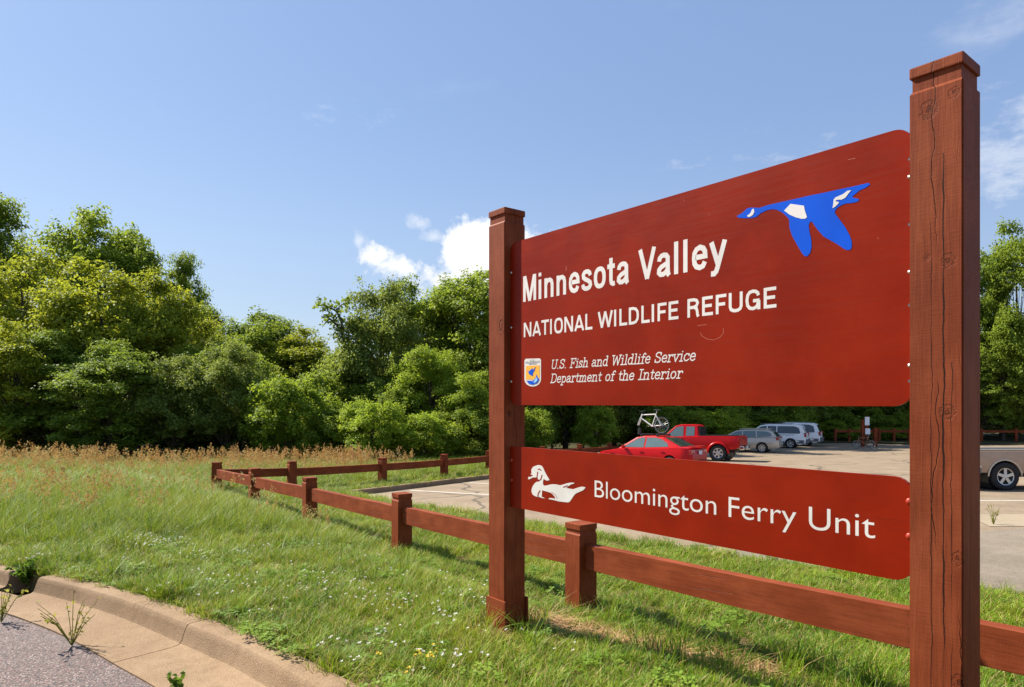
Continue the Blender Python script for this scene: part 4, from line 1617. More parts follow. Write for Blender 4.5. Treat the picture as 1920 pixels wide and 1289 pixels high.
sedan = make_sedan()
sedan.scale = (.92, .96, .97)
place(sedan, (-1.32 * .92, .84 * .96), (5.98, 25.7), (-.78, .63))
tac = make_pickup('pickup_truck', 'lifted red extended-cab pickup parked just behind the red sedan', M_RED, True, group='vehicles parked along the far fence', lift=.08, wr=.40)
place(tac, (-1.6, .92), (10.1, 33.2), hd)
wag = make_wagon()
place(wag, (-1.33, .86), (16.2, 43.9), hd)
van = make_van('white minivan with dark windows and grey bumper beside the champagne wagon')
place(van, (-1.53, .93), (20.1, 48.9), hd)
suv = make_van('white van, farthest vehicle of the parked row, half hidden by the other', 4.9, 1.78, suv=True)
place(suv, (-1.43, .93), (22.35, 51.6), hd)
tan = make_pickup('pickup_truck', 'tan pickup truck side on at the right edge, its front out of view', M_TAN, False, L=6.3, wb=(-1.85, 2.05), wr=.385, half=.96, cab2=True, stripe=M_TANLT, bed_top=1.10, roof=1.78, cx=.95)
place(tan, (-1.85, -.90), (13.55, 18.65), (1.0, .0))


# ------------------------------------------------------------------ bicycles
M_FRAMEW = plain('white_bicycle_frame', (.78, .77, .74), .35, 0, .4)
M_FRAMED = plain('orange_bicycle_frame', (.30, .13, .05), .4, 0, .4)


def bicycle(label, frame_mat, r=.33, scale=1.0, front=True):
    b = empty('bicycle')
    tag(b, label, 'bicycle')
    bb, rear, head, seat = Vector((-.03, 0, .29)), Vector((-.44, 0, r)), Vector((.42, 0, .74)), Vector((-.20, 0, .76))
    fr = Vector((.58, 0, r))
    hl = Vector((.46, 0, .62))
    bm = bmesh.new()
    for a, c, w in ((seat, head, .022), (bb, hl, .026), (bb, seat, .02), (head + Vector((-.012, 0, .04)), hl, .022)):
        tube(bm, [a, c], w, 8)
    for s in (1, -1):
        tube(bm, [bb + Vector((0, .03 * s, 0)), rear + Vector((0, .06 * s, 0))], .012, 6)
        tube(bm, [seat + Vector((0, .02 * s, -.04)), rear + Vector((0, .06 * s, 0))], .011, 6)
    bm_obj('frame', bm, frame_mat, b)
    bm = bmesh.new()
    for s in (1, -1):
        tube(bm, [hl + Vector((.0, .05 * s, 0)), fr + Vector((0, .05 * s, 0))], .017, 6)
    tube(bm, [hl + Vector((0, -.05, 0)), hl + Vector((0, .05, 0))], .02, 6)
    bm_obj('fork', bm, frame_mat if front else M_FRAMEW, b)
    bm = bmesh.new()
    top = head + Vector((-.03, 0, .12))
    tube(bm, [head, top], .016, 6)
    tube(bm, [top, top + Vector((.07, 0, .02))], .016, 6)
    tube(bm, [top + Vector((.02, -.30, .06)), top + Vector((.07, -.08, .02)), top + Vector((.07, .08, .02)), top + Vector((.02, .30, .06))], .014, 6)
    bm_obj('handlebar', bm, M_BLACK, b)
    bm = bmesh.new()
    tube(bm, [seat, seat + Vector((-.04, 0, .14))], .014, 6)
    bm_obj('seat_post', bm, M_CHROME, b)
    bm = bmesh.new()
    box(bm, seat + Vector((-.05, 0, .17)), (.26, .13, .05), None, .02)
    bm_obj('saddle', bm, M_BLACK, b)
    bm = bmesh.new()
    lathe(bm, [(.09, -.05), (.09, -.044), (.001, -.044)], 16, Matrix.Translation(bb))
    for s in (1, -1):
        e = bb + Vector((.16 * s, .07 * s, -.03 * s))
        tube(bm, [bb + Vector((0, .06 * s, 0)), e], .012, 5)
        box(bm, e + Vector((0, .05 * s, 0)), (.09, .09, .02))
    bm_obj('crankset', bm, M_BLACK, b)
    for c in ((rear, fr) if front else (rear,)):
        w = empty('wheel', c, None, b)
        bm = bmesh.new()
        tube(bm, [(r * .96 * math.cos(t), 0, r * .96 * math.sin(t)) for t in [2 * math.pi * k / 32 for k in range(33)]], .022, 8, False)
        bm_obj('tyre', bm, M_TYRE, w, True)
        bm = bmesh.new()
        tube(bm, [(r * .88 * math.cos(t), 0, r * .88 * math.sin(t)) for t in [2 * math.pi * k / 32 for k in range(33)]], .010, 6, False)
        tube(bm, [(0, -.05, 0), (0, .05, 0)], .022, 8)
        for k in range(20):
            a = 2 * math.pi * k / 20
            tube(bm, [(0, .03 * (-1) ** k, 0), (r * .88 * math.cos(a), 0, r * .88 * math.sin(a))], .0022, 3, False)
        bm_obj('rim', bm, M_RIM, w)
    b.scale = (scale,) * 3
    return b


bk1 = bicycle('white bicycle without its front wheel, standing on the red sedan roof rack', M_FRAMEW, front=False)
bpy.context.view_layer.update()
mw = Matrix.LocRotScale(sedan.location, sedan.rotation_quaternion, None)
# it rides facing the front of the car: fork end in the clamp, rear wheel on the tray
bk1.matrix_world = mw @ Matrix.Translation((-.20, .29, 1.458)) @ Matrix.Rotation(R(0.0), 4, 'Y')
y_b = 50.2
bk2 = bicycle('small bicycle standing at the edge of the lot before the trailhead posts', M_FRAMED, r=.29, scale=1.0)
place(bk2, (0, 0), (ray_at(1622, 49.0), 49.0), (-1, .12))

# ------------------------------------------------------------------ trailhead notice and bollards
M_PAPER = plain('white_notice_sheet', (.78, .82, .86), .5)
tx, ty = ray_at(1622, 51.0), 51.0
nb = empty('notice_board', (tx, ty, G(tx, ty)))
tag(nb, 'red post with white notice sheets at the trailhead behind the small bicycle', 'sign')
np_ = make_post(nb, (-.18, 0, 0), .20, -.3, 1.95)
bx(nb, 'notice_sheet', (.10, -.115, 1.83), (.34, .02, .62), M_PAPER, .004)
bx(nb, 'notice_sheet', (.14, -.115, 1.06), (.36, .02, .44), M_PAPER, .004)
bx(nb, 'backing_board', (.10, -.09, 1.44), (.20, .025, 1.5), M_WOOD, .004)
bl = empty('bollard', (ray_at(1641, 51.0), 51.0, G(0, 51.0)))
tag(bl, 'short square red timber bollard to the right of the notice sheets', 'bollard')
make_post(bl, (0, 0, 0), .24, -.3, 1.32)

# ------------------------------------------------------------------ trees


def mesh_np(name, V, faces4, tint=None, mat=None):
    me = bpy.data.meshes.new(name)
    n = len(faces4)
    me.vertices.add(len(V))
    me.vertices.foreach_set('co', np.asarray(V, np.float32).ravel())
    me.loops.add(n * 4)
    me.loops.foreach_set('vertex_index', np.asarray(faces4, np.int32).ravel())
    me.polygons.add(n)
    me.polygons.foreach_set('loop_start', np.arange(0, n * 4, 4, dtype=np.int32))
    if tint is not None:
        a = me.attributes.new('tint', 'FLOAT', 'POINT')
        a.data.foreach_set('value', np.asarray(tint, np.float32))
    me.update(calc_edges=True)
    if mat:
        me.materials.append(mat)
    return me


def leaves(rg, C, Nn, size, tint):
    """a diamond-shaped leaf at each centre, roughly square to its normal"""
    n = len(C)
    a = rg.normal(size=(n, 3))
    T = np.cross(Nn, a)
    T /= np.linalg.norm(T, axis=1)[:, None] + 1e-9
    B = np.cross(Nn, T)
    s = size[:, None]
    bend = Nn * s * .18
    V = np.stack([C - T * s * .62, C - B * s * .34 + bend, C + T * s * .62, C + B * s * .34 + bend], 1).reshape(-1, 3)
    Fc = np.arange(n * 4).reshape(n, 4)
    return V, Fc, np.repeat(tint, 4)


def tree_meshes(key, seed, H, Rw, base, nl, per, leaf, mat, shape=1.0, spread=1.0, trunk_r=.18):
    rg = np.random.default_rng(seed)
    cz, rz = H * (base + 1) / 2, H * (1 - base) / 2
    # lobes
    P = rg.normal(size=(nl, 3))
    P /= np.linalg.norm(P, axis=1)[:, None]
    rr = rg.uniform(.30, 1.0, nl) ** .55
    taper = 1.0
    C = P * rr[:, None] * np.array([Rw, Rw, rz])
    C[:, 2] += cz
    k = np.clip((C[:, 2] - base * H) / (H * (1 - base)), 0, 1)
    wid = np.clip(1.12 - shape * .45 * k, .25, 1.2)
    C[:, :2] *= wid[:, None]
    C += rg.normal(size=C.shape) * .06 * Rw
    LR = rg.uniform(.13, .27, nl) * Rw * spread
    Vs, Ns, Ts, Ss = [], [], [], []
    for i in range(nl):
        m = int(per * (LR[i] / (.2 * Rw)) ** 1.6) + 20
        ns = 22
        sp = rg.normal(size=(ns, 3))
        sp /= np.linalg.norm(sp, axis=1)[:, None]
        sp[:, 2] = np.abs(sp[:, 2]) * 1.1 - .35
        sc_ = C[i] + sp * (LR[i] * np.where(rg.uniform(size=ns) < .2, rg.uniform(1.2, 1.75, ns), rg.uniform(.4, 1.2, ns)))[:, None]
        w = rg.integers(0, ns, m)
        d = rg.normal(size=(m, 3))
        q = sc_[w] + d * LR[i] * np.array([.27, .27, .19])
        nn = sp[w] * .5 + np.array([0, 0, .7]) + rg.normal(size=(m, 3)) * .5
        nn /= np.linalg.norm(nn, axis=1)[:, None]
        tv = rg.uniform(-.16, .16, ns)[w]
        Vs.append(q)
        Ns.append(nn)
        Ts.append(np.clip(rg.uniform(.3, .7) + tv + rg.normal(size=m) * .18, 0, 1))
        Ss.append(leaf * rg.uniform(.6, 1.35, m))
    V, Fc, T = leaves(rg, np.concatenate(Vs), np.concatenate(Ns), np.concatenate(Ss), np.concatenate(Ts))
    crown = mesh_np(key + '_crown', V, Fc, T, mat)
    # trunk and limbs
    bm = bmesh.new()
    top = Vector((rg.normal() * .05 * Rw, rg.normal() * .05 * Rw, H * .86))
    tp = []
    for k in range(7):
        t = k / 6
        tp.append(Vector((0, 0, -.3)).lerp(top, t) + Vector((rg.normal() * .05 * Rw * t, rg.normal() * .05 * Rw * t, 0)))
    tube(bm, tp, [trunk_r * (1.25 - 1.1 * k / 6) + .01 for k in range(7)], 8)
    for i in range(0, nl, 2):
        c = Vector(C[i])
        t = min(.92, max(.12, (c.z / H) * .62 * rg.uniform(.75, 1.0)))
        kf_ = t * 6
        a = tp[int(kf_)].lerp(tp[min(6, int(kf_) + 1)], kf_ - int(kf_))
        mid = a.lerp(c, .5) + Vector((0, 0, -.05 * H * rg.uniform(0, .6)))
        w = trunk_r * (.42 * (1 - t) + .10)
        tube(bm, [a, mid, c], [w, w * .6, w * .22], 5, False)
    me = bpy.data.meshes.new(key + '_trunk')
    bm.to_mesh(me)
    bm.free()
    me.materials.append(M_BARK)
    me.polygons.foreach_set('use_smooth', [True] * len(me.polygons))
    return crown, me


TM = {}
# key: seed, height, crown radius, crown base, lobes, leaves per lobe, leaf length, material, taper
SPEC = {
    'oak': (11, 16, 5.0, .08, 84, 560, 0.21, 'mid', .9),
    'oak2': (12, 16, 4.6, .08, 80, 560, 0.21, 'mid', .8),
    'maple': (21, 11, 4.2, .06, 84, 560, 0.18, 'yellow', .6),
    'maple2': (22, 11, 4.0, .05, 84, 560, 0.18, 'yellow', .8),
    'ash': (31, 11, 4.0, .07, 84, 560, 0.18, 'mid', .7),
    'ash2': (32, 11, 3.8, .06, 80, 520, 0.18, 'dark', .7),
    'elm': (41, 10, 3.6, .05, 84, 520, 0.16, 'fresh', .8),
    'willow': (51, 9, 3.6, .03, 80, 520, 0.16, 'blue', .7),
    'shrub': (61, 4, 2.2, .0, 60, 360, 0.12, 'fresh', .5),
    'shrub2': (62, 4, 2.4, .0, 60, 360, 0.12, 'mid', .5),
    'shrub3': (63, 3.4, 2.2, .0, 56, 360, 0.12, 'blue', .4),
}
for k, (sd_, H_, R_, b_, nl_, pl_, lf_, m_, sh_) in SPEC.items():
    TM[k] = tree_meshes(k, sd_, H_, R_, b_, nl_, pl_, lf_, M_LEAF[m_], sh_, trunk_r=.2 if H_ > 6 else .06)


def tree(key, px, top_py, y, width_px=None, label=None, rot=0, name=None, group=None, x=None):
    """stand a tree at depth y so that its crown is seen at column px and reaches row top_py"""
    H0, R0 = SPEC[key][1], SPEC[key][2]
    x = ray_at(px, y) if x is None else x
    g = G(x, y) - .02
    top = EYE + (HOR - top_py) / F * y
    h = top - g
    s = h / (H0 * 1.0)
    w = (width_px / F * y) / (2 * R0 * 1.05) if width_px else s
    shrub = key.startswith('shrub')
    r = empty(name or ('shrub' if shrub else 'tree'), (x, y, g), (0, 0, rot))
    r.scale = (w, w, s)
    c, t = TM[key]
    link('crown', c, None, r)
    link('trunk', t, None, r)
    tag(r, label, 'shrub' if shrub else 'tree', group or ('shrubs along the edge of the wood' if shrub else 'trees of the woodland edge'))
    return r


# left: tall oaks behind, yellow-green maples before them
tree('oak', 195, 388, 50, 250, 'tall dark green tree with an open crown rising behind the yellow-green maples', .4)
tree('oak2', -12, 380, 50, 190, 'tall tree cut by the left edge of the photo', 2.1)
tree('oak2', 340, 486, 52, 110, 'narrow leaning treetop sticking out right of the tallest crown', 1.0)
tree('maple', 40, 478, 40, 270, 'yellow-green maple at the far left edge of the wood', 0.2)
tree('maple2', 190, 500, 38, 260, 'broad yellow-green maple below the tallest crown', 1.7)
tree('maple', 315, 530, 40, 200, 'yellow-green maple at the right end of the left group', 3.0)
tree('ash2', 110, 640, 34, 240, 'dark shaded tree low in front of the left maples', 2.2)
tree('ash', 395, 640, 37, 200, 'medium green rounded tree where the left wood steps down', .8)
tree('ash', 470, 588, 46, 200, 'green tree with the highest top in the dip of the treeline', 1.1)
tree('maple2', 570, 622, 45, 190, 'olive green tree right of the dip in the treeline', 2.9)
tree('ash2', 385, 596, 48, 160, 'dark olive tree left of the dip in the treeline', 4.0)
tree('willow', 330, 600, 43, 190, 'grey-green tree filling the step below the narrow leaning treetop', 2.7)
tree('ash', 515, 612, 48, 190, 'green tree standing in the middle of the dip in the treeline', 5.1)
tree('ash2', 625, 690, 40, 150, 'dark tree in the gap left of the bare limb', 5.2)
# right group beside and behind the sign
lime = tree('willow', 712, 538, 40, 190, 'grey-green tree with a bare crooked limb on its left', .5)
tree('oak', 885, 498, 43, 250, 'dense green tree beside the far sign post', 4.1)
tree('ash', 792, 540, 45, 190, 'rounded green tree between the bare limb and the far sign post', 3.6)
tree('elm', 800, 640, 36, 150, 'fresh green young tree left of the far sign post', .9)
tree('elm', 900, 690, 34, 150, 'light green young tree half hidden by the far sign post', 4.4)
tree('ash2', 760, 700, 38, 190, 'dark tree in the shade under the right group', 3.1)
# shrubs at the foot of the wood, left to right
for a in [('maple2', 25, 610, 33, 200, 'yellow-green leafy tree low at the far left edge'),
          ('ash2', 205, 655, 32, 210, 'shaded green tree above the middle of the seeding grass'),
          ('willow', 325, 672, 33, 170, 'grey-green tree standing before the right end of the maples'),
          ('willow', 425, 650, 33.5, 170, 'feathery grey-green tree left of the bright green shrub'),
          ('shrub', 535, 700, 32, 170, 'bright green rounded shrub above the corner of the rail fence'),
          ('shrub2', 625, 770, 32, 140, 'low dark shrub right of the bright rounded shrub'),
          ('shrub', 700, 745, 31, 130, 'light green shrub behind the far rail, left one'),
          ('shrub', 790, 770, 31.5, 130, 'light green shrub behind the far rail, middle one'),
          ('shrub2', 880, 760, 33, 140, 'green shrub behind the far rail next to the sign post'),
          ('shrub', 1000, 760, 36.5, 90, 'sunlit shrub seen just right of the far sign post between the panels'),
          ('shrub', 1115, 758, 41.5, 80, 'sunlit shrub left of the roof bicycle'),
          ('shrub', 1330, 765, 50, 130, 'bright bush above the red pickup'),
          ('shrub', 1420, 775, 57, 110, 'bright bush above the champagne wagon'),
          ('shrub2', 1265, 765, 47, 110, 'green bush above the red sedan'),
          ('shrub', 1555, 785, 60, 60, 'light green bush right of the farthest van'),
          ('shrub', 1592, 800, 58.8, 60, 'low green bush left of the notice sheets'),
          ('shrub', 1665, 800, 59.5, 60, 'small bush right of the red bollard'),
          ('shrub2', 1690, 775, 61, 70, 'green bush beside the near sign post at the back of the lot')]:
    k, px, tp_, y, w, lb = a
    tree(k, px, tp_, y, w, lb, rot=px * .37)
# trees behind the panels of the sign
for i, (k, px, tp_, y, w) in enumerate([('ash2', 985, 560, 41, 150), ('ash', 1060, 520, 45, 190), ('ash2', 1150, 500, 50, 180), ('oak2', 1240, 470, 55, 190), ('ash2', 1330, 480, 59, 190), ('ash', 1420, 440, 64, 180), ('ash2', 1500, 430, 67, 170), ('oak', 1580, 430, 68, 180), ('ash2', 1660, 430, 66, 170), ('ash2', 1740, 460, 66, 150)]):
    tree(k, px, tp_, y, w, 'shaded woodland tree behind the parked vehicles, its top hidden by the sign', rot=i * 1.3, group='woodland trees hidden by the sign')
# right of the near post
tree('oak', 1905, 412, 62, 190, 'tall green tree at the right edge beyond the near sign post', .7)
tree('ash', 1880, 560, 59.5, 130, 'lower green tree at the right edge below the tall one', 2.0)
tree('ash2', 1830, 690, 59.5, 120, 'dark tree just right of the near sign post', 3.3)
tree('ash2', 1945, 650, 59.5, 130, 'dark tree cut by the right edge of the photo', 1.2)
# a second row that closes the wood
for i in range(22):
    x = -52 + i * 6.2
    y = 60 + (i % 3) * 4 + max(0, x) * .25
    px = 960 + F * x / y
    tp_ = 640 if px < 900 else 620
    if 560 < px < 660:
        tp_ = 700
    tree(('ash2', 'ash', 'ash2')[i % 3], px, tp_, y, 190, 'dark tree deep in the wood behind the front row', rot=i * .9, group='trees deep in the wood')

# undergrowth that closes the wood behind the lot
for i in range(17):
    px = 975 + i * 60
    y = 43 + max(0, (px - 1000)) * .034 + (i % 2) * 2.0
    y = min(y, 68)
    tree(('shrub2', 'shrub3')[i % 2], px, 742 - (i % 3) * 14, y, 120, 'dark undergrowth bush deep in the shade behind the lot', rot=i * 1.9, group='undergrowth behind the lot')
for i in range(16):
    px = -20 + i * 62
    tree(('shrub2', 'shrub3')[i % 2], px, 725 - (i % 3) * 20, 37 + (i % 2) * 3, 150, 'dark undergrowth bush deep in the shade of the left wood', rot=i * 2.3, group='undergrowth in the left wood')

# bare crooked limb left of the grey-green tree
bm = bmesh.new()
yl = 39.0
gpt = lambda px, py, dy=0: Vector((ray_at(px, yl + dy), yl + dy, EYE + (HOR - py) / F * (yl + dy)))
limb = [gpt(728, 780), gpt(700, 730), gpt(664, 690), gpt(648, 655), gpt(643, 628), gpt(632, 610), gpt(618, 598), gpt(606, 592)]
tube(bm, limb, [.26, .22, .16, .13, .10, .075, .05, .02], 7)
tube(bm, [gpt(643, 628), gpt(640, 600), gpt(630, 583), gpt(612, 574), gpt(601, 570)], [.09, .07, .06, .04, .015], 6)
tube(bm, [gpt(618, 598), gpt(610, 606), gpt(604, 614)], [.04, .03, .012], 5)
tube(bm, [gpt(648, 655), gpt(632, 660), gpt(622, 668)], [.06, .04, .015], 5)
tube(bm, [gpt(630, 583), gpt(640, 572), gpt(652, 566)], [.04, .03, .01], 5)
# the limb belongs to the grey-green tree and reaches down to its foot
tube(bm, [Vector((ray_at(722, 39.6), 39.6, G(0, 39.6) - .2)), gpt(733, 820), gpt(728, 780)], [.36, .31, .26], 7)
me = bpy.data.meshes.new('bare_limb')
bm.to_mesh(me); bm.free()
bpy.context.view_layer.update()
ol_ = link('bare_limb', me, M_BARK, None)
ol_.parent = lime
ol_.matrix_parent_inverse = lime.matrix_world.inverted()
rg = np.random.default_rng(5)
C_, N_, = [], []
for px, py in ((601, 569), (606, 574), (616, 575), (628, 590), (612, 596), (638, 604), (645, 645), (624, 668), (650, 566), (634, 578), (622, 604)):
    c = np.array(gpt(px, py))
    C_.append(c + rg.normal(size=(26, 3)) * .22)
    N_.append(rg.normal(size=(26, 3)) + np.array([0, 0, .8]))
C_, N_ = np.concatenate(C_), np.concatenate(N_)
N_ /= np.linalg.norm(N_, axis=1)[:, None]
V, Fc, T = leaves(rg, C_, N_, .24 * rg.uniform(.6, 1.3, len(C_)), rg.uniform(.2, .7, len(C_)))
lf = link('limb_leaves', mesh_np('limb_leaves', V, Fc, T, M_LEAF['mid']))
lf.parent = lime
lf.matrix_parent_inverse = lime.matrix_world.inverted()

# ------------------------------------------------------------------ grass and other ground cover
SRC = bpy.data.collections.new('plant_sources')      # never linked to the scene: only instanced


def blades_mesh(seed, n, rad, hmin, hmax, w, lean, segs=3, plume=0.0):
    rg = np.random.default_rng(seed)
    V, Fc, A = [], [], []
    for i in range(n):
        a = rg.uniform(0, 2 * math.pi)
        r = rad * math.sqrt(rg.uniform(0, 1))
        p = np.array([r * math.cos(a), r * math.sin(a), -.01])
        h = rg.uniform(hmin, hmax)
        ln = lean * rg.uniform(.3, 1.5)
        b = rg.uniform(0, 2 * math.pi)
        d = np.array([math.cos(b), math.sin(b), 0])
        sd_ = np.array([-d[1], d[0], 0])
        tw = rg.uniform(-.6, .6)
        sd_ = sd_ * math.cos(tw) + d * math.sin(tw)
        bl = rg.uniform(0, 1)
        base = len(V)
        for k in range(segs + 1):
            t = k / segs
            c = p + d * ln * h * t ** 1.8 + np.array([0, 0, h * t * (1 - .32 * ln * t)])
            ww = w * (1 - t ** 1.6) * rg.uniform(.85, 1.15) + .0004
            V += [c - sd_ * ww / 2, c + sd_ * ww / 2]
            A += [bl, bl]
        for k in range(segs):
            q = base + 2 * k
            Fc.append((q, q + 1, q + 3, q + 2))
        if plume:
            tip = np.array(V[-1])
            for k in range(14):
                o = tip + np.array([0, 0, -plume * k / 14]) + rg.normal(size=3) * np.array([.018, .018, .01]) * (1 + .12 * k)
                up_ = np.array([0, 0, plume * .20])
                s2 = rg.normal(size=3) * .008
                s2 = s2 * 1.5
                q = len(V)
                V += [o - up_ * .5, o + s2, o + up_ * .5, o - s2]
                A += [bl] * 4
                Fc.append((q, q + 1, q + 2, q + 3))
    me = mesh_np('blades', np.array(V), Fc)
    at_ = me.attributes.new('blade', 'FLOAT', 'POINT')
    at_.data.foreach_set('value', np.array(A, np.float32))
    return me


def rosette_mesh(seed, n, rad, size, h):
    """little round-leaved plants: three leaflets on a stalk"""
    rg = np.random.default_rng(seed)
    V, Fc, A = [], [], []
    for i in range(n):
        a, r = rg.uniform(0, 6.283), rad * math.sqrt(rg.uniform())
        c = np.array([r * math.cos(a), r * math.sin(a), h * rg.uniform(.4, 1)])
        bl = rg.uniform()
        for k in range(3):
            b = a + k * 2.09
            d = np.array([math.cos(b), math.sin(b), rg.uniform(-.1, .35)])
            s_ = np.array([-math.sin(b), math.cos(b), 0])
            q = len(V)
            V += [c, c + d * size * .6 + s_ * size * .45, c + d * size, c + d * size * .6 - s_ * size * .45]
            A += [bl] * 4
            Fc.append((q, q + 1, q + 2, q + 3))
    me = mesh_np('rosette', np.array(V), Fc)
    at_ = me.attributes.new('blade', 'FLOAT', 'POINT')
    at_.data.foreach_set('value', np.array(A, np.float32))
    return me


def flower_mesh(seed, n, rad, h, size):
    rg = np.random.default_rng(seed)
    V, Fc, A = [], [], []
    for i in range(n):
        a, r = rg.uniform(0, 6.283), rad * math.sqrt(rg.uniform())
        c = np.array([r * math.cos(a), r * math.sin(a), h * rg.uniform(.7, 1.15)])
        for k in range(9):
            b = rg.uniform(0, 6.283)
            d = np.array([math.cos(b), math.sin(b), rg.uniform(-.2, 1.2)])
            d /= np.linalg.norm(d)
            s_ = np.array([-math.sin(b), math.cos(b), 0]) * size * .35
            q = len(V)
            V += [c, c + d * size * .5 + s_, c + d * size, c + d * size * .5 - s_]
            A += [rg.uniform()] * 4
            Fc.append((q, q + 1, q + 2, q + 3))
    me = mesh_np('flower', np.array(V), Fc)
    at_ = me.attributes.new('blade', 'FLOAT', 'POINT')
    at_.data.foreach_set('value', np.array(A, np.float32))
    return me


def scatter(name, label, cat, meshes, mat, P, scale, tint, seed=0, tilt=.12):
    rg = np.random.default_rng(seed)
    c = bpy.data.collections.new(name + '_source')
    SRC.children.link(c)
    for k, me in enumerate(meshes):
        me.materials.clear()
        me.materials.append(mat)
        c.objects.link(bpy.data.objects.new('%s_%d' % (name, k), me))
    n = len(P)
    me = bpy.data.meshes.new(name)
    me.vertices.add(n)
    me.vertices.foreach_set('co', np.asarray(P, np.float32).ravel())
    rot = np.stack([rg.normal(size=n) * tilt, rg.normal(size=n) * tilt, rg.uniform(0, 6.283, n)], 1)
    for nm, typ, val in (('rot', 'FLOAT_VECTOR', rot), ('scl', 'FLOAT_VECTOR', np.asarray(scale))):
        a = me.attributes.new(nm, typ, 'POINT')
        a.data.foreach_set('vector', np.asarray(val, np.float32).ravel())
    a = me.attributes.new('tint', 'FLOAT', 'POINT')
    a.data.foreach_set('value', np.asarray(tint, np.float32))
    a = me.attributes.new('pick', 'INT', 'POINT')
    a.data.foreach_set('value', rg.integers(0, len(meshes), n).astype(np.int32))
    o = bpy.data.objects.new(name, me)
    COL.objects.link(o)
    me.materials.append(mat)
    ng = bpy.data.node_groups.new(name + '_scatter', 'GeometryNodeTree')
    ng.interface.new_socket('Geometry', in_out='INPUT', socket_type='NodeSocketGeometry')
    ng.interface.new_socket('Geometry', in_out='OUTPUT', socket_type='NodeSocketGeometry')
    N, L = ng.nodes, ng.links
    gi, go = N.new('NodeGroupInput'), N.new('NodeGroupOutput')
    ci = N.new('GeometryNodeCollectionInfo')
    ci.inputs['Collection'].default_value = c
    ci.inputs['Separate Children'].default_value = True
    ci.inputs['Reset Children'].default_value = True
    ip = N.new('GeometryNodeInstanceOnPoints')
    ip.inputs['Pick Instance'].default_value = True

    def na(nm, typ):
        q = N.new('GeometryNodeInputNamedAttribute')
        q.data_type = typ
        q.inputs[0].default_value = nm
        return q.outputs[0]
    m2p = N.new('GeometryNodeMeshToPoints')
    L.new(gi.outputs[0], m2p.inputs[0])
    L.new(m2p.outputs[0], ip.inputs['Points'])
    L.new(ci.outputs[0], ip.inputs['Instance'])
    L.new(na('pick', 'INT'), ip.inputs['Instance Index'])
    e2r = N.new('FunctionNodeEulerToRotation')
    L.new(na('rot', 'FLOAT_VECTOR'), e2r.inputs[0])
    L.new(e2r.outputs[0], ip.inputs['Rotation'])
    L.new(na('scl', 'FLOAT_VECTOR'), ip.inputs['Scale'])
    L.new(ip.outputs[0], go.inputs[0])
    md = o.modifiers.new('scatter', 'NODES')
    md.node_group = ng
    return tag(o, label, cat, None, 'stuff')


def fbm(x, y, s, seed=0.0):
    return np.array([mnoise.fractal(Vector((a * s + seed, b * s - seed, seed)), 1.0, 2.0, 3) for a, b in zip(x, y)])


LP = np.array(lawn)


def inside(x, y, P):
    ins = np.zeros(len(x), bool)
    j = len(P) - 1
    for i in range(len(P)):
        (xi, yi), (xj, yj) = P[i], P[j]
        if yi != yj:
            c = ((yi > y) != (yj > y)) & (x < (xj - xi) * (y - yi) / (yj - yi) + xi)
            ins ^= c
        j = i
    return ins


def sample(seed, dens, y0, y1, xm=.86, poly=None):
    rg = np.random.default_rng(seed)
    w = xm * y1 + 1.0
    n = int(dens * (y1 - y0) * 2 * w)
    x = rg.uniform(-w, w, n)
    y = rg.uniform(y0, y1, n)
    ok = (np.abs(x) < xm * y + 1.0) & inside(x, y, lawn if poly is None else poly)
    return x[ok], y[ok]


near_dir = (Vector(near[-1]) - Vector(near[0])).normalized()
na_ = Vector(near[0])


def fence_side(x, y):
    """metres to the left of the near fence (the open side towards the road)"""
    return -((x - na_.x) * (-near_dir.y) + (y - na_.y) * near_dir.x) * -1


def tallness(x, y):
    side = fence_side(x, y)
    t = np.clip((y - 7.5 + 1.5 * fbm(x, y, .6, 3.3)) / 2.2, 0, 1) * np.clip((side - .1) / .7, 0, 1)
    return t


def seg_dist(x, y, a, b):
    ax, ay = a
    bx_, by = b
    t = np.clip(((x - ax) * (bx_ - ax) + (y - ay) * (by - ay)) / ((bx_ - ax) ** 2 + (by - ay) ** 2), 0, 1)
    return np.hypot(x - ax - t * (bx_ - ax), y - ay - t * (by - ay))


def bare(x, y):
    d = seg_dist(x, y, (0.15, 5.0), (1.35, 4.35)) + .16 * fbm(x, y, 2.2, 1.1)
    b1 = np.clip((.40 - d) / .2, 0, 1)
    d2 = np.hypot(x + .12, y - 4.66) + .08 * fbm(x, y, 3, 8)
    return np.maximum(b1, np.clip((.26 - d2) / .15, 0, 1))


def height(x, y):
    return np.array([G(a, b) for a, b in zip(x, y)])


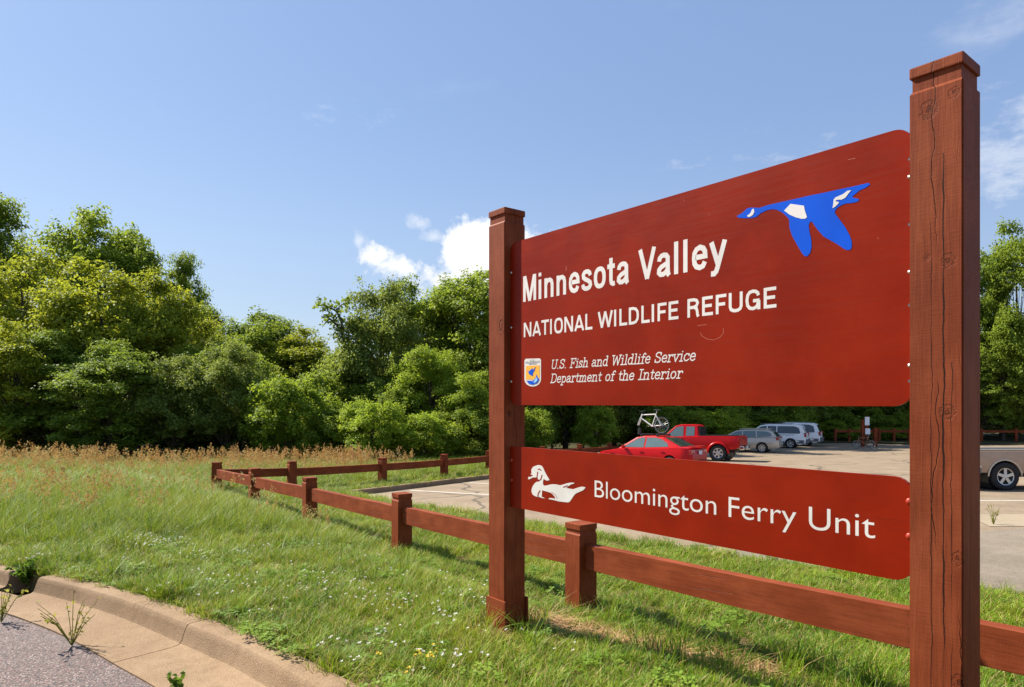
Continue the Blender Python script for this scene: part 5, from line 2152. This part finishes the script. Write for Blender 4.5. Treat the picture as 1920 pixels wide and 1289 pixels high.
rgm = np.random.default_rng(99)
lawn_src = [blades_mesh(100 + k, 26, .08, .05, .145, .0064, .8) for k in range(6)]
X, Y, S, TT = [], [], [], []
for seed, dens, y0, y1, sc_ in ((1, 330, 1.6, 5.0, .92), (2, 240, 5.0, 8.0, 1.0), (3, 120, 8, 12.5, 1.25), (4, 55, 12.5, 20, 1.6), (5, 22, 20, 31, 2.1)):
    x, y = sample(seed, dens, y0, y1)
    pat = fbm(x, y, .8, 5.0)
    b = bare(x, y)
    keep = rgm.uniform(size=len(x)) < (1 - .94 * b) * np.clip(.96 + .9 * np.minimum(pat + .15, 0), .3, 1)
    x, y, pat, b = x[keep], y[keep], pat[keep], b[keep]
    tl = tallness(x, y)
    hz = 1.0 + .7 * np.clip(fbm(x, y, 1.7, 9.0), -1, 1) + .5 * tl
    side = fence_side(x, y)
    hz *= np.where(side > .3, 1.12, .95)
    tint = np.clip(.50 + .62 * pat + .18 * rgm.normal(size=len(x)) + .28 * b - .10 * (side < 0), 0, 1)
    X.append(x); Y.append(y); TT.append(tint)
    S.append(np.stack([np.full(len(x), sc_), np.full(len(x), sc_), sc_ * .85 * hz], 1))
x, y = np.concatenate(X), np.concatenate(Y)
scatter('lawn_grass', 'short green lawn grass covering the verge around the entrance sign', 'grass', lawn_src, M_LAWN, np.stack([x, y, height(x, y)], 1), np.concatenate(S), np.concatenate(TT), 11)

# long tufts standing out of the lawn
tuft_src = [blades_mesh(200 + k, 30, .07, .14, .34, .006, .8, 4) for k in range(4)]
pts = []
for px, py, n, spr in ((300, 1112, 16, .16), (330, 1120, 10, .14), (130, 1062, 14, .22), (200, 1080, 8, .2), (1142, 1135, 9, .10), (1500, 1225, 8, .22), (560, 975, 14, .20), (600, 980, 8, .1),
                       (765, 1035, 5, .08), (430, 1130, 6, .2), (20, 1065, 10, .25), (990, 1170, 5, .08), (1560, 1240, 6, .15), (700, 1080, 6, .5), (1330, 1235, 5, .25), (480, 1010, 12, .4), (640, 1010, 8, .3), (90, 1045, 12, .3), (400, 1060, 8, .35), (1180, 1260, 8, .3), (860, 1180, 6, .3), (1420, 1170, 6, .3)):
    c = on_ground(px, py)
    for k in range(n):
        pts.append((c.x + rgm.normal() * spr, c.y + rgm.normal() * spr))
kg = np.array(pts)
ok = inside(kg[:, 0], kg[:, 1], lawn)
kg = kg[ok]
x2, y2 = sample(31, 6.5, 3.0, 11.0)
x = np.concatenate([kg[:, 0], x2]); y = np.concatenate([kg[:, 1], y2])
sc_ = np.concatenate([rgm.uniform(.7, 1.1, len(kg)), rgm.uniform(.45, .8, len(x2))])
scatter('grass_tufts', 'longer tufts of grass standing out of the lawn and by the kerb', 'grass', tuft_src, M_LAWN, np.stack([x, y, height(x, y)], 1), np.stack([sc_] * 3, 1), np.clip(.32 + .2 * rgm.normal(size=len(x)), 0, 1), 12)

# meadow to the left of the fence
tall_src = [blades_mesh(300 + k, 30, .13, .28, .66, .0085, .55, 4) for k in range(5)]
X, Y, S = [], [], []
for seed, dens, y0, y1, sc_ in ((41, 50, 7.0, 11, .85), (42, 34, 11, 16, 1.0), (43, 16, 16, 33, 1.3)):
    x, y = sample(seed, dens, y0, y1)
    tl = tallness(x, y)
    keep = (rgm.uniform(size=len(x)) < tl * .95) & (fence_side(x, y) > .25)
    x, y, tl = x[keep], y[keep], tl[keep]
    X.append(x); Y.append(y)
    q = sc_ * rgm.uniform(.7, 1.15, len(x)) * (.55 + .45 * tl) * np.interp(y, [8, 14, 19], [.95, .72, .42])
    S.append(np.stack([np.full(len(x), sc_), np.full(len(x), sc_), q * .95], 1))
# long grass along the far side of the rail fence and at the foot of the wood
x, y = sample(44, 14, 16, 34, poly=[(-30, 14), (-7.3, 16.2), (-2.7, 22.6), (2.6, 32), (1.5, 33), (-9, 31.5), (-30, 34)])
X.append(x); Y.append(y)
S.append(np.stack([np.full(len(x), 1.3)] * 2 + [rgm.uniform(.35, .75, len(x))], 1))
x, y = np.concatenate(X), np.concatenate(Y)
scatter('meadow_grass', 'tall uncut meadow grass between the kerb and the wood', 'grass', tall_src, M_TALL, np.stack([x, y, height(x, y)], 1), np.concatenate(S), np.clip(.5 + .4 * fbm(x, y, .5, 2.0) + .15 * rgm.normal(size=len(x)), 0, 1), 13)

# tan seed heads along the back of the meadow
seed_src = [blades_mesh(400 + k, 7, .22, .62, 1.0, .0035, .28, 4, plume=.20) for k in range(5)]
x, y = sample(51, 6, 18.5, 27, poly=[(-30, 19.5), (-14, 19.2), (-8.2, 20.0), (-6.3, 20.5), (-3.4, 24.5), (-4, 26), (-30, 24)])
dn = fbm(x, y, .6, 6.6)
keep = rgm.uniform(size=len(x)) < np.clip(.5 + dn * 1.8, .0, 1)
x, y = x[keep], y[keep]
x3, y3 = sample(52, 1.0, 9, 16)
kp3 = tallness(x3, y3) > .5
x, y = np.concatenate([x, x3[kp3]]), np.concatenate([y, y3[kp3]])
sc_ = rgm.uniform(.72, 1.18, len(x)) * np.where(y < 14.5, .75, 1.0)
scatter('seeding_grass', 'tan seeding grass heads in front of the wood on the left', 'grass', seed_src, M_SEED, np.stack([x, y, height(x, y)], 1), np.stack([sc_] * 3, 1), rgm.uniform(size=len(x)), 14)

# dead straw on the bare ground under the sign
M_STRAW = blade_mat('dead_straw', [(.26, .13, .055), (.38, .20, .085), (.50, .32, .15)], (.55, .40, .2), .2, .15)
straw_src = [blades_mesh(700 + k, 16, .09, .02, .05, .004, 4.5, 3) for k in range(4)]
x, y = sample(55, 420, 3.4, 5.8)
keep = rgm.uniform(size=len(x)) < np.clip(bare(x, y) * 1.1 + .05 * (fbm(x, y, 1.5, 4) > .25), 0, 1)
x, y = x[keep], y[keep]
scatter('dead_straw', 'tan dead straw on the bare ground beneath the lower sign panel', 'grass', straw_src, M_STRAW, np.stack([x, y, height(x, y) + .008], 1), np.stack([rgm.uniform(.8, 1.3, len(x))] * 3, 1), rgm.uniform(size=len(x)), 18, .2)

# clover, with white heads
clo_src = [rosette_mesh(500 + k, 26, .10, .022, .06) for k in range(4)]
x, y = sample(61, 60, 2.6, 9.5)
c1 = fbm(x, y, .9, 12.0)
side = fence_side(x, y)
keep = (rgm.uniform(size=len(x)) < np.clip(.16 + .9 * c1, 0, .6) * np.where(side > 0, 1.0, .45) * (1 - bare(x, y) * .8))
x, y = x[keep], y[keep]
scatter('clover', 'clover and small broad leaved weeds growing through the lawn', 'plants', clo_src, M_CLOVER, np.stack([x, y, height(x, y)], 1), np.stack([rgm.uniform(.8, 1.4, len(x))] * 3, 1), rgm.uniform(size=len(x)), 15)
fl_src = [flower_mesh(600 + k, 3, .12, .135, .0125) for k in range(4)]
x, y = sample(71, 22, 3.2, 9.5)
c2 = fbm(x, y, .8, 21.0)
dline = seg_dist(x, y, (-4.6, 7.6), (-.7, 4.7))
keep = (rgm.uniform(size=len(x)) < np.clip(.42 + 1.3 * c2, 0, 1) * np.clip(1.5 - dline, 0, 1)) & (fence_side(x, y) > .4)
x, y = x[keep], y[keep]
scatter('clover_flowers', 'small white clover flowers scattered over the verge beside the kerb', 'flowers', fl_src, M_PETAL, np.stack([x, y, height(x, y)], 1), np.stack([rgm.uniform(.8, 1.2, len(x))] * 3, 1), rgm.uniform(size=len(x)), 16)
c = on_ground(775, 1262)
x = c.x + rgm.normal(size=9) * .10
y = c.y + rgm.normal(size=9) * .08
scatter('yellow_flowers', 'few small yellow flowers in the grass at the bottom of the photo', 'flowers', [flower_mesh(650, 2, .03, .11, .013)], M_YPETAL, np.stack([x, y, height(x, y)], 1), np.ones((9, 3)), rgm.uniform(size=9), 17)


# ------------------------------------------------------------------ weeds on the gutter
M_STEM = leaf_mat('weed_stem', (.16, .19, .04), (.34, .33, .08))
M_WEED = leaf_mat('weed_leaf', (.06, .13, .015), (.15, .26, .03))


def weed(name, label, px, py, off, h, stems, leafy, spread, mat):
    c = on_ground(px, py, off)
    r = empty(name, (c.x, c.y, G(c.x, c.y) - off))
    tag(r, label, 'weed')
    rg = np.random.default_rng(int(px))
    bm = bmesh.new()
    LC, LN = [], []
    for k in range(stems):
        a = rg.uniform(0, 6.283)
        l = h * rg.uniform(.55, 1.05)
        o = spread * rg.uniform(.15, 1.0)
        tip = Vector((math.cos(a) * o * l, math.sin(a) * o * l, l * (1 - .25 * o)))
        mid = tip * .5 + Vector((0, 0, .12 * l))
        tube(bm, [(0, 0, -.01), mid, tip], [.0035, .0028, .0015], 4, False)
        for q in range(leafy):
            t = rg.uniform(.05, 1.0)
            p = (Vector((0, 0, 0)).lerp(mid, t * 2) if t < .5 else mid.lerp(tip, t * 2 - 1))
            LC.append(np.array(p) + rg.normal(size=3) * .008)
            LN.append(rg.normal(size=3) + np.array([0, 0, .7]))
    me = bpy.data.meshes.new('stem')
    bm.to_mesh(me); bm.free()
    z = me.attributes.new('tint', 'FLOAT', 'POINT')
    z.data.foreach_set('value', np.full(len(me.vertices), .5, np.float32))
    link('stem', me, M_STEM, r)
    LC, LN = np.array(LC), np.array(LN)
    LN /= np.linalg.norm(LN, axis=1)[:, None]
    V, Fc, T = leaves(rg, LC, LN, (.030 if leafy > 6 else .024) * rg.uniform(.6, 1.5, len(LC)) * (1.6 if leafy > 12 else 1.0), rg.uniform(0, 1, len(LC)))
    link('leaf', mesh_np('leaf', V, Fc, T, mat), None, r)
    return r


weed('gutter_weed', 'spindly seeding weed growing from the seam between gutter and asphalt', 135, 1208, .136, .42, 13, 6, .75, M_STEM)
weed('gutter_weed', 'leafy green weed on the gutter at the bottom edge of the photo', 332, 1293, .136, .11, 8, 8, .9, M_WEED)
weed('gutter_weed', 'bushy weed filling the gap in the kerb at the far left', 48, 1092, .10, .24, 22, 14, 1.0, M_WEED)
weed('gutter_weed', 'reddish weed stalk at the left edge beside the asphalt', 2, 1165, .136, .30, 8, 7, .7, M_STEM)
weed('gutter_weed', 'thin weed in the driveway seam right of the near sign post', 1863, 968, .10, .42, 9, 8, .4, M_STEM)
